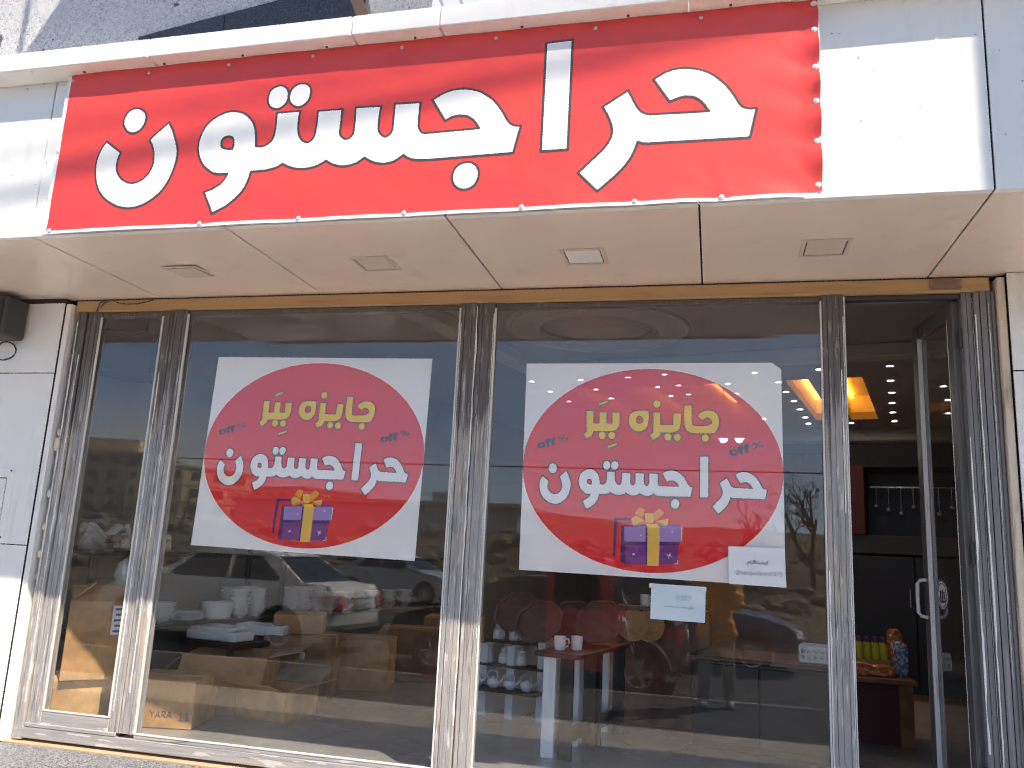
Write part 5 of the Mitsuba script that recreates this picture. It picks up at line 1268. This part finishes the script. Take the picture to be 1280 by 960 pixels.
# ---------------------------------------------------------------- the street mirrored in the glass
def car_body(prof, half, arches, wheel_r):
    p = Polygon(prof)
    for cx in arches:
        p = p.difference(Point(cx, wheel_r - 0.02).buffer(wheel_r * 1.16, 20))
    p = p.buffer(-0.03).buffer(0.03, join_style=1)
    m = toman(trimesh.creation.extrude_polygon(p, 2 * half, engine='earcut')).refine_to_length(0.09)
    t = man(m)
    v = t.vertices
    x, z, y = v[:, 0], v[:, 1], v[:, 2] - half
    L = max(abs(q[0]) for q in prof)
    k = 1 - 0.13 * (np.abs(x) / L) ** 5 - 0.10 * np.clip((z - 0.62) / 0.4, 0, 1) ** 2 - 0.10 * np.clip((0.42 - z) / 0.3, 0, 1) ** 2
    t.vertices = np.stack([x, -y * k, z], 1)
    # end caps bow out a little in plan
    v = t.vertices
    t.vertices = v - np.stack([np.sign(v[:, 0]) * 0.16 * (np.abs(v[:, 0]) / L) ** 8 * (v[:, 1] / half) ** 2, 0 * x, 0 * x], 1)
    return t


def cabin(prof, half, base, top):
    m = toman(trimesh.creation.extrude_polygon(Polygon(prof).buffer(-0.02).buffer(0.02), 2 * half, engine='earcut')).refine_to_length(0.08)
    t = man(m)
    v = t.vertices
    x, z, y = v[:, 0], v[:, 1], v[:, 2] - half
    t.vertices = np.stack([x, -y * (1 - 0.21 * np.clip((z - base) / (top - base), 0, 1.1)), z], 1)
    return t


TYRE = lathe([(0.19, -0.09), (0.29, -0.10), (0.315, -0.08), (0.32, 0.0), (0.315, 0.08), (0.29, 0.10), (0.19, 0.09)], 30)
TYRE.apply_transform(trimesh.transformations.rotation_matrix(math.pi / 2, (1, 0, 0)))
RIM = join(lathe([(0.17, -0.07), (0.195, -0.085), (0.2, 0.0), (0.195, 0.085), (0.17, 0.07)], 26), lathe([(0.0, -0.05), (0.05, -0.055), (0.05, 0.055), (0.0, 0.05)], 16),
           *[mv(box(0.03, 0.18, -0.022, 0.022, -0.06, 0.06, 0.008), rz=72 * i) for i in range(5)])
RIM.apply_transform(trimesh.transformations.rotation_matrix(math.pi / 2, (1, 0, 0)))


def car(label, x, y, z, rz, m, group=None, suv=False, s=0.80):
    # a saloon facing local +x, in metres, then set down at 1/U
    c = thing('parked_car', label, 'car', group)

    def at(mesh):
        return mv(mesh, x, y, z, rz=rz, s=s)

    hb = 0.12 if suv else 0.0
    lower = [(-2.12, 0.30), (-2.20, 0.45), (-2.20, 0.66), (-2.16, 0.90 + hb), (-2.05, 0.985 + hb), (-1.45, 1.02 + hb), (0.95, 0.98 + hb), (1.55, 0.90 + hb), (2.02, 0.78 + hb), (2.18, 0.62), (2.20, 0.42), (2.12, 0.24), (1.0, 0.20), (-1.0, 0.20), (-2.0, 0.24)]
    put(c + '__body', at(car_body(lower, 0.86, (-1.30, 1.36), 0.33)), m, smooth=35)
    zb, zt = 0.97 + hb, 1.44 + hb * 2
    if suv:
        cab = [(-2.08, zb), (-1.82, zt - 0.06), (-1.5, zt), (0.1, zt), (0.42, zt - 0.05), (1.12, zb)]
    else:
        cab = [(-1.62, zb), (-0.98, zt - 0.05), (-0.7, zt), (0.12, zt), (0.4, zt - 0.05), (1.12, zb)]
    put(c + '__cabin', at(cabin(cab, 0.76, zb, zt)), m, smooth=35)
    # glass: side windows just proud of the cabin skin, screens at both ends
    r0, r1 = cab[0][0], cab[-1][0]
    b0, b1 = cab[1][0], cab[-2][0]
    for s_ in (-1, 1):
        for q, (x0, x1, x2, x3) in enumerate(((r0 + 0.40, -0.32, -0.32, b0 + 0.22), (-0.24, r1 - 0.32, b1 - 0.04, -0.24))):
            pl = Polygon([(x0, zb + 0.05), (x1, zb + 0.05), (x2, zt - 0.075), (x3, zt - 0.075)]).buffer(-0.03).buffer(0.03)
            w = man(toman(trimesh.creation.extrude_polygon(pl, 0.02, engine='earcut')).refine_to_length(0.1))
            v = w.vertices
            hw = 0.76 * (1 - 0.21 * np.clip((v[:, 1] - zb) / (zt - zb), 0, 1.1)) + 0.004 - 0.01 + v[:, 2] * 0.6
            w.vertices = np.stack([v[:, 0], s_ * hw, v[:, 1]], 1)
            if s_ > 0:
                w.faces = w.faces[:, ::-1]
            put(c + '__side_window', at(w), 'm_car_glass')
        put(c + '__mirror', at(mv(box(-0.06, 0.05, -0.09, 0.09, -0.06, 0.06, 0.03), 0.78, s_ * 0.90, zb + 0.09)), m)
        for xx in (-0.45, 0.55):
            put(c + '__door_handle', at(mv(box(-0.09, 0.09, -0.012, 0.012, -0.014, 0.014, 0.008), xx - 0.25, s_ * 0.865, zb - 0.12)), m)
    for (xa, za, xb, zb_, nm) in ((cab[0][0], cab[0][1], cab[1][0], cab[1][1], 'rear_screen'), (cab[-1][0], cab[-1][1], cab[-2][0], cab[-2][1], 'windscreen')):
        d = np.array([xb - xa, zb_ - za])
        nrm = np.array([-d[1], d[0]]) / np.linalg.norm(d)
        if nrm[1] < 0:
            nrm = -nrm
        pts = []
        for t, w in ((0.10, 0.70), (0.93, 0.60)):
            q = np.array([xa, za]) + d * t + nrm * 0.012
            pts += [(q[0], -w * (1 - 0.1 * t), q[1]), (q[0], w * (1 - 0.1 * t), q[1])]
        pts = np.array(pts)
        pts2 = pts - np.array([nrm[0], 0, nrm[1]]) * 0.02
        put(c + '__' + nm, at(man(m3.Manifold.hull_points(np.vstack([pts, pts2])))), 'm_car_glass')
    for cx in (-1.30, 1.36):
        for s_ in (-1, 1):
            w = numbered(c + '__wheel')
            put(w, at(mv(TYRE, cx, s_ * 0.74, 0.32)), 'm_tyre', smooth=40)
            put(w + '__rim', at(mv(RIM, cx, s_ * 0.77, 0.32)), 'm_rim', smooth=40)
    for s_ in (-1, 1):
        put(c + '__tail_light', at(man(m3.Manifold.hull_points(np.array([(-2.175, s_ * 0.46, 0.83 + hb), (-2.19, s_ * 0.48, 0.70 + hb), (-2.13, s_ * 0.72, 0.86 + hb), (-2.13, s_ * 0.72, 0.64 + hb), (-1.82, s_ * 0.832, 0.86 + hb), (-1.85, s_ * 0.835, 0.76 + hb), (-2.0, s_ * 0.6, 0.75)])))), 'm_tail')
        put(c + '__headlight', at(man(m3.Manifold.hull_points(np.array([(2.15, s_ * 0.42, 0.72 + hb), (2.19, s_ * 0.44, 0.60 + hb), (2.05, s_ * 0.70, 0.75 + hb), (2.08, s_ * 0.72, 0.60 + hb), (1.72, s_ * 0.80, 0.83 + hb), (1.8, s_ * 0.82, 0.70 + hb), (1.9, s_ * 0.6, 0.7)])))), 'm_headlight')
    put(c + '__rear_bumper', at(box(-2.235, -2.12, -0.66, 0.66, 0.30, 0.42, 0.03)), 'm_bumper')
    put(c + '__grille', at(box(2.10, 2.215, -0.5, 0.5, 0.36, 0.50, 0.03)), 'm_bumper')
    put(c + '__plate', at(box(-2.225, -2.19, -0.26, 0.26, 0.66, 0.78, 0.005)), 'm_plate')
    put(c + '__trunk_strip', at(box(-2.205, -2.17, -0.40, 0.40, 0.815 + hb, 0.835 + hb, 0.006)), 'm_rim')
    return c


RZ = -0.12
car('white saloon car parked with its sunlit rear end showing in the left window', -6.42, -6.75, RZ, 184, 'm_car_white', s=0.88)
car('black saloon facing left, mirrored behind the middle frame and the right window', -2.05, -6.15, RZ, 180, 'm_car_black')
car('silver grey car parked farther off, mirrored small right of the left poster', -7.9, -16.8, -0.1, 8, 'm_car_silver')
car('dark blue car with a bright headlight mirrored low in the right window', -0.55, -8.4, RZ, 4, 'm_car_blue')

# red three wheeled cargo cycle
TR = thing('cargo_tricycle', 'red three wheeled cargo cycle parked at the kerb, mirrored below the right poster', 'tricycle')


def tri(m):
    return mv(m, -1.08, -5.15, RZ, rz=0, s=0.8)


def wheel_at(x, y, r=0.32):
    w = numbered(TR + '__wheel')
    put(w, tri(mv(TYRE, x, y, r, s=1.0)), 'm_tyre', smooth=40)
    put(w + '__rim', tri(mv(RIM, x, y, r)), 'm_rim', smooth=40)


wheel_at(0.42, 0.0)
wheel_at(-1.35, 0.55)
wheel_at(-1.35, -0.55)
fend = LineString([(0.42 + 0.40 * math.cos(a), 0.32 + 0.40 * math.sin(a)) for a in np.linspace(0.1, 2.8, 16)]).buffer(0.012)
put(TR + '__fender', tri(mv(xz_prism(fend, -0.14, 0.14), 0, 0, 0)), 'm_bumper')
put(TR + '__fork', tri(join(*[tube([(0.42, s, 0.32), (0.22, s, 0.95)], 0.022, 8) for s in (-0.13, 0.13)])), 'm_metal')
cabp = Polygon([(-0.42, 0.35), (0.02, 0.35), (0.14, 0.75), (0.18, 1.05), (0.0, 1.75), (-0.75, 1.78), (-0.75, 0.5)])
put(TR + '__cab', tri(xz_prism(cabp.buffer(-0.04).buffer(0.04), -0.5, 0.5)), 'm_red_paint')
put(TR + '__windscreen', tri(man(m3.Manifold.hull_points(np.array([(0.178, s * 0.42, 1.09) for s in (-1, 1)] + [(0.025, s * 0.38, 1.68) for s in (-1, 1)] + [(0.15, s * 0.42, 1.09) for s in (-1, 1)] + [(0.0, s * 0.38, 1.68) for s in (-1, 1)])))), 'm_car_glass')
for s in (-1, 1):
    put(TR + '__side_window', tri(mv(xz_prism(Polygon([(-0.65, 1.1), (-0.02, 1.1), (-0.1, 1.62), (-0.65, 1.64)]), -0.01, 0.01), 0, s * 0.5, 0)), 'm_car_glass')
    put(TR + '__mirror', tri(join(tube([(0.1, s * 0.5, 1.2), (0.16, s * 0.68, 1.3)], 0.01, 6), mv(box(-0.02, 0.02, -0.06, 0.06, -0.08, 0.08, 0.015), 0.16, s * 0.7, 1.36))), 'm_bumper')
put(TR + '__headlight', tri(mv(lathe([(0.0, 0.03), (0.07, 0.02), (0.09, -0.02), (0.06, -0.08), (0.0, -0.09)], 20), 0.22, 0, 0.92, ry=80)), 'm_headlight', smooth=40)
bed = toman(box(-1.9, -0.78, -0.55, 0.55, 0.55, 0.85, 0.02)) - toman(box(-1.86, -0.82, -0.51, 0.51, 0.6, 1.3))
put(TR + '__cargo_bed', tri(man(bed)), 'm_bumper')
put(TR + '__chassis', tri(box(-2.0, 0.0, -0.2, 0.2, 0.34, 0.42, 0.02)), 'm_bumper')


# ---------------------------------------------------------------- the photographer, seen in the glass
def figure(joints, bones, length, it=14):
    parts = []
    for a, b in bones:
        pts = []
        for j in (a, b):
            c, r = np.array(joints[j][:3]), joints[j][3]
            s = trimesh.creation.icosphere(2, r)
            pts.append(s.vertices + c)
        parts.append(m3.Manifold.hull_points(np.vstack(pts)))
    m = m3.Manifold.batch_boolean(parts, m3.OpType.Add).refine_to_length(length)
    t = man(m)
    t = trimesh.Trimesh(t.vertices, t.faces, process=True)
    trimesh.smoothing.filter_taubin(t, iterations=it)
    return t


PX, PY = 0.03, -4.26          # feet on the pavement; facing the shop
ME = thing('person', 'person in a yellow padded jacket and dark trousers, mirrored in the right window', 'person')
J = {  # metres-like units of the plan (1 = 1.25 m), person about 1.42 tall
    'pel': (PX, PY, 0.74, 0.115), 'hipl': (PX - 0.075, PY, 0.70, 0.082), 'hipr': (PX + 0.075, PY, 0.70, 0.082), 'wai': (PX, PY + 0.005, 0.86, 0.108),
    'kneel': (PX - 0.095, PY + 0.03, 0.375, 0.053), 'kneer': (PX + 0.105, PY + 0.0, 0.375, 0.053), 'ankl': (PX - 0.11, PY + 0.0, 0.075, 0.036), 'ankr': (PX + 0.12, PY - 0.05, 0.075, 0.036),
    'chl': (PX - 0.07, PY - 0.0, 1.03, 0.095), 'chr': (PX + 0.07, PY - 0.0, 1.03, 0.095), 'neckb': (PX, PY - 0.01, 1.13, 0.055), 'neck': (PX, PY + 0.005, 1.20, 0.045),
    'shl': (PX - 0.155, PY - 0.005, 1.10, 0.058), 'shr': (PX + 0.155, PY - 0.005, 1.10, 0.058), 'ell': (PX - 0.185, PY + 0.10, 0.93, 0.045), 'elr': (PX + 0.185, PY + 0.10, 0.93, 0.045),
    'wrl': (-0.088, -4.05, 1.235, 0.026), 'wrr': (0.088, -4.05, 1.235, 0.026)}
skin = figure({**J, 'hd': (PX, PY + 0.02, 1.30, 0.075), 'jaw': (PX, PY + 0.055, 1.255, 0.045), 'crown': (PX, PY - 0.005, 1.335, 0.08)},
              [('pel', 'wai'), ('pel', 'hipl'), ('pel', 'hipr'), ('hipl', 'kneel'), ('hipr', 'kneer'), ('kneel', 'ankl'), ('kneer', 'ankr'), ('wai', 'chl'), ('wai', 'chr'), ('chl', 'chr'), ('chl', 'neckb'), ('chr', 'neckb'), ('neckb', 'neck'),
               ('neck', 'hd'), ('hd', 'crown'), ('hd', 'jaw'), ('jaw', 'crown'), ('chl', 'shl'), ('chr', 'shr'), ('shl', 'ell'), ('shr', 'elr'), ('ell', 'wrl'), ('elr', 'wrr')], 0.02)
v = skin.vertices


def bump_at(v, c, r, d):
    w = np.exp(-((v - np.array(c)) ** 2).sum(1) / (2 * r * r))[:, None]
    return v + w * np.array(d)


fy = PY + 0.10
v = bump_at(v, (PX, fy + 0.0, 1.295), 0.012, (0, 0.030, -0.004))
for s in (-1, 1):
    v = bump_at(v, (PX + s * 0.03, fy - 0.005, 1.315), 0.012, (0, -0.010, 0))
    v = bump_at(v, (PX + s * 0.078, PY + 0.01, 1.30), 0.013, (s * 0.020, -0.01, 0))
v = bump_at(v, (PX, fy, 1.262), 0.011, (0, 0.010, 0))
skin.vertices = v
put(ME, skin, 'm_skin', smooth=True)
for s in (-1, 1):
    put(ME + '__eye', mv(trimesh.creation.icosphere(2, 0.009), PX + s * 0.03, fy - 0.008, 1.316), 'm_eye', smooth=True)
put(ME + '__mouth', mv(box(-0.02, 0.02, -0.004, 0.004, -0.003, 0.003, 0.002), PX, fy + 0.003, 1.258), 'm_maroon')
hairm = trimesh.creation.icosphere(4, 0.098)
hv = hairm.vertices
hairm.vertices = hv * np.array([0.92, 1.02, 1.0]) * (1 + 0.10 * (meshkit.fbm(hv * 60, 3, 2) - 0.5))[:, None]
hairm = man(toman(hairm).trim_by_plane((0, -0.75, 0.55), -0.02))
put(ME + '__hair', mv(hairm, PX, PY - 0.012, 1.337), 'm_hair', smooth=50)


def grow(keys, d):
    return {k: (*J[k][:3], J[k][3] + d) for k in keys}


jk = {**grow(('wai', 'chl', 'chr', 'neckb', 'shl', 'shr', 'ell', 'elr'), 0.024), 'neckc': (PX, PY, 1.165, 0.068), 'heml': (PX - 0.085, PY, 0.66, 0.105), 'hemr': (PX + 0.085, PY, 0.66, 0.105), 'wl2': (-0.098, -4.075, 1.195, 0.042), 'wr2': (0.098, -4.075, 1.195, 0.042)}
jacket = figure(jk, [('heml', 'hemr'), ('heml', 'wai'), ('hemr', 'wai'), ('wai', 'chl'), ('wai', 'chr'), ('chl', 'chr'), ('chl', 'neckb'), ('chr', 'neckb'), ('neckb', 'neckc'), ('chl', 'shl'), ('chr', 'shr'), ('shl', 'ell'), ('shr', 'elr'), ('ell', 'wl2'), ('elr', 'wr2')], 0.018)
v = jacket.vertices
n_ = trimesh.Trimesh(v, jacket.faces, process=False).vertex_normals
jacket.vertices = v + n_ * (0.007 * np.sin(v[:, 2] * 75 + 2.5 * meshkit.fbm(v * 9, 3, 1))[:, None] + 0.012 * (meshkit.fbm(v * 22, 3, 3) - 0.5)[:, None])
put(ME + '__jacket', jacket, 'm_jacket', smooth=True)
tr_ = figure({**grow(('pel', 'hipl', 'hipr', 'kneel', 'kneer'), 0.012), 'al': (*J['ankl'][:2], 0.09, 0.055), 'ar': (*J['ankr'][:2], 0.09, 0.055)}, [('pel', 'hipl'), ('pel', 'hipr'), ('hipl', 'kneel'), ('hipr', 'kneer'), ('kneel', 'al'), ('kneer', 'ar')], 0.02)
v = tr_.vertices
tr_.vertices = v + trimesh.Trimesh(v, tr_.faces, process=False).vertex_normals * (0.01 * (meshkit.fbm(v * np.array([14, 14, 30]), 3, 6) - 0.5))[:, None]
put(ME + '__trousers', tr_, 'm_trouser', smooth=True)
for s, a in ((-1, 'ankl'), (1, 'ankr')):
    x, y = J[a][:2]
    sh = figure({'h': (x, y - 0.03, 0.034, 0.034), 't': (x + s * 0.012, y + 0.115, 0.026, 0.026), 'm': (x + s * 0.006, y + 0.06, 0.034, 0.034), 'a': (x, y - 0.01, 0.07, 0.038)}, [('h', 'm'), ('m', 't'), ('h', 'a'), ('a', 'm')], 0.012, 8)
    put(ME + '__shoe', sh, 'm_shoe', smooth=True)
    put(ME + '__shoe__sole', mv(box(-0.036, 0.036, -0.065, 0.145, 0.0, 0.012, 0.005), x + s * 0.006, y, 0.0), 'm_bumper')
PH = thing('phone', 'dark phone held level in both hands of the photographer', 'phone')
put(PH + '__body', box(-0.064, 0.064, -3.976, -3.969, 1.265, 1.327, 0.003), 'm_black')
put(PH + '__camera_bump', box(-0.010, 0.010, -3.9688, -3.967, 1.295, 1.325, 0.001), 'm_dark')
for s in (-1, 1):
    hj = {'w': (s * 0.088, -4.05, 1.235, 0.024), 'p1': (s * 0.083, -4.005, 1.262, 0.020), 'p2': (s * 0.083, -3.995, 1.295, 0.017), 'p3': (s * 0.086, -3.998, 1.245, 0.017)}
    bn = [('w', 'p1'), ('p1', 'p2'), ('p1', 'p3'), ('w', 'p3')]
    for i, (dz, L) in enumerate(((0.052, 0.040), (0.034, 0.046), (0.016, 0.044), (-0.001, 0.036))):
        b = (s * 0.083, -3.988, 1.258 + dz, 0.0088)
        k = (s * 0.076, -3.962, 1.260 + dz, 0.0080)
        e = (s * (0.076 - L * 0.8), -3.9605 - 0.0005 * i, 1.261 + dz, 0.0066)
        hj.update({'b%d' % i: b, 'k%d' % i: k, 'e%d' % i: e})
        bn += [('p1' if i > 1 else 'p2', 'b%d' % i), ('b%d' % i, 'k%d' % i)]
        if i > 0 or True:
            bn.append(('k%d' % i, 'e%d' % i))
    hj.update({'t0': (s * 0.072, -4.008, 1.268, 0.012), 't1': (s * 0.060, -3.99, 1.285, 0.0095), 't2': (s * 0.044, -3.984, 1.296, 0.0078)})
    bn += [('p1', 't0'), ('t0', 't1'), ('t1', 't2')]
    put(ME + '__hand', figure(hj, bn, 0.0035, 6), 'm_skin', smooth=True)


# ---------------------------------------------------------------- far things in the reflection
def flats(label, x0, x1, y0, y1, z0, floors, fh, m, cols, added_bays, rz=0):
    b = thing('apartment_building', label, 'apartment building')
    h = floors * fh
    cx, cy = (x0 + x1) / 2, (y0 + y1) / 2

    def at(q):
        return mv(mv(q, -cx, -cy, 0), cx, cy, 0, rz=rz)

    put(b + '__wall', at(box(x0, x1, y0, y1, z0, z0 + h)), m)
    put(b + '__roof', at(box(x0 - 0.2, x1 + 0.2, y0 - 0.2, y1 + 0.2, z0 + h, z0 + h + 0.35)), 'm_apt_slab')
    w = (x1 - x0) / cols
    for f in range(floors):
        put(b + '__floor_band', at(box(x0 - 0.1, x1 + 0.1, y0 - 0.1, y1 + 0.14, z0 + f * fh - 0.12, z0 + f * fh + 0.1)), 'm_apt_slab')
        for c in range(cols):
            xa = x0 + c * w + w * 0.22
            put(b + '__window', at(box(xa, xa + w * 0.5, y1 - 0.1, y1 + 0.05, z0 + f * fh + 0.75, z0 + f * fh + 2.0)), 'm_win_far')
        for c in range(3):
            ya = y0 + (y1 - y0) * (0.12 + 0.3 * c)
            put(b + '__window', at(box(x1 - 0.1, x1 + 0.05, ya, ya + (y1 - y0) * 0.16, z0 + f * fh + 0.75, z0 + f * fh + 2.0)), 'm_win_far')
    if added_bays:
        for f in range(1, floors):  # tan boxes added so their sides catch sun as lit patches
            put(b + '__added_bay', at(box(x1 - 3.0, x1 - 1.8, y1 + 0.15, y1 + 2.6, z0 + f * fh + 0.5, z0 + f * fh + 2.0)), 'm_apt_tan')
        put(b + '__roof_room', at(box(x0 + 2, x1 - 5, y0 + 2, y1 - 2, z0 + h + 0.36, z0 + h + 2.6)), 'm_apt_tan')
    return b


flats('tall brown apartment block mirrored in the left sidelight', -111, -95, -132, -118, -1.5, 6, 2.65, 'm_apt', 5, True, -25)
flats('sunlit yellowish apartment block mirrored at the left edge of the left window', -92, -78, -126, -112, -1.5, 5, 2.6, 'm_apt_tan', 5, False, 18)
flats('low tan apartment block mirrored behind the left poster', -70, -58, -128, -114, -1.5, 4, 2.6, 'm_apt_tan', 4, False, 20)
SH = thing('shed', 'long low blue grey shed beyond the earth mounds, mirrored beside the middle frame', 'shed')
put(SH + '__wall', box(-36, -13.5, -62, -54, -0.3, 4.2), 'm_shed')
put(SH + '__roof', xz_prism(Polygon([(-36.4, 4.2), (-13.1, 4.2), (-13.1, 4.5), (-36.4, 4.5)]), -62.4, -53.6), 'm_apt_slab')
put(SH + '__rooftop_box', box(-21, -19.5, -59, -57, 4.5, 5.4), 'm_shed')
# rubble on the mounds
rocks = []
r = np.random.default_rng(3)
for i in range(420):
    x, y = r.uniform(-26, 9), r.uniform(-29, -19)
    z = float(hills(np.array([[x]]), np.array([[y]]))[0, 0])
    m = trimesh.creation.icosphere(1, 1.0)
    q = m.vertices
    s = r.uniform(0.08, 0.32)
    m.vertices = q * (0.6 + 0.8 * meshkit.noise(q * 1.7 + i, i))[:, None] * np.array([s * 1.2, s, s * 0.8]) + np.array([x, y, z + s * 0.2])
    rocks.append(m)
k = put('rubble', join(*rocks), 'm_rock')
labels[k] = {'label': 'scattered stones and rubble lying on the earth mounds', 'category': 'rubble', 'kind': 'stuff'}


def bare_tree(label, x, y, z, h, seed, dense=5):
    t = thing('bare_tree', label, 'tree', None)
    r = np.random.default_rng(seed)
    trunk, twigs, leaves = [], [], []

    def grow_(p, d, L, rad, depth):
        n = 4
        pts = [p]
        for i in range(n):
            d = d + r.normal(0, 0.12, 3) + np.array([0, 0, 0.03])
            d /= np.linalg.norm(d)
            pts.append(pts[-1] + d * L / n)
        (trunk if depth < 2 else twigs).append(tube(pts, np.linspace(rad, rad * 0.62, n + 1), 6 if depth < 2 else 4))
        if depth >= dense:
            for q in pts[1:]:
                for _ in range(2):
                    if r.random() < 0.55:
                        c = q + r.normal(0, 0.05, 3)
                        a, b = r.normal(0, 0.035, 3), r.normal(0, 0.035, 3)
                        leaves.append(np.array([c, c + a, c + b]))
            return
        for _ in range(3 if depth < 3 else 2):
            i = r.integers(2, n + 1)
            e = d + r.normal(0, 0.55, 3) + np.array([0, 0, 0.15])
            grow_(pts[i], e / np.linalg.norm(e), L * r.uniform(0.62, 0.8), rad * 0.58, depth + 1)

    grow_(np.array([x, y, z], float), np.array([0.03, 0, 1.0]), h * 0.30, h * 0.022, 0)
    put(t + '__trunk', join(*trunk), 'm_bark', smooth=50)
    put(t + '__crown', join(*twigs), 'm_twig')
    lv = np.vstack(leaves)
    put(t + '__dry_leaves', trimesh.Trimesh(lv, np.arange(len(lv)).reshape(-1, 3), process=False), 'm_twig')


bare_tree('bare roadside tree with dry leaves, mirrored beside the right upright frame', 3.0, -23.5, 0.2, 5.0, 4)
bare_tree('bare tree behind the mounds, mirrored left of the bare roadside tree', 0.8, -30, 0.3, 4.6, 9)
bare_tree('small bare tree in front of the yellowish block, mirrored beside the left poster', -43, -58, 0.2, 6.5, 12)
bare_tree('small bare tree beside the tall brown block, mirrored in the left sidelight', -49, -58, 0.2, 5.5, 21)
for k_, yy, zz, lb in ((0, -30.0, 4.75, 'thin overhead cable crossing the mirrored sky above the mounds'),):
    xs = np.linspace(-70, 40, 80)
    k = thing('overhead_cable', lb, 'cable')
    put(k, tube(np.stack([xs, np.full_like(xs, yy), zz + 0.00012 * (xs + 15) ** 2], 1), 0.028, 6), 'm_cable')
for i, x in enumerate((-70, 40)):
    k = thing('utility_pole', 'wooden utility pole carrying the overhead cable, ' + ('far left end' if i == 0 else 'right end'), 'pole')
    put(k + '__pole', tube([(x, -30, -0.3), (x, -30, 7.2)], [0.13, 0.09], 10), 'm_bark')
    put(k + '__crossarm', box(x - 0.06, x + 0.06, -30.9, -29.1, 6.3, 6.42), 'm_bark')
# two thick cable bundles added over the street: their soft shadows cross the banner
for i, (x, z) in enumerate(((-9.0, 10.9), (9.0, 11.9))):
    k = thing('street_pole', 'tall grey steel street pole carrying the thick cable bundles, ' + ('left end' if i == 0 else 'right end'), 'pole')
    put(k + '__pole', tube([(x, -5.1, -0.2), (x, -5.1, z)], [0.13, 0.07], 14), 'm_kerb', smooth=40)
    put(k + '__bracket', box(x - 0.03, x + 0.03, -5.2, -5.0, z - 0.9, z - 0.1), 'm_kerb')
for i, (z0, x0, rr) in enumerate(((2.947, -2.82, 0.027), (3.243, -1.70, 0.014))):
    xs = np.linspace(-9, 9, 60)
    q = xs - 4.1 - x0
    zs = z0 + 6.885 + 0.097 * q + 0.0127 * q * q
    k = thing('added_cable', ['lower thicker', 'upper thinner'][i] + ' black cable bundle added for shadow along the street between the steel poles', 'cable')
    put(k, tube(np.stack([xs, np.full_like(xs, -5.1), zs], 1), rr, 8), 'm_cable', smooth=40)
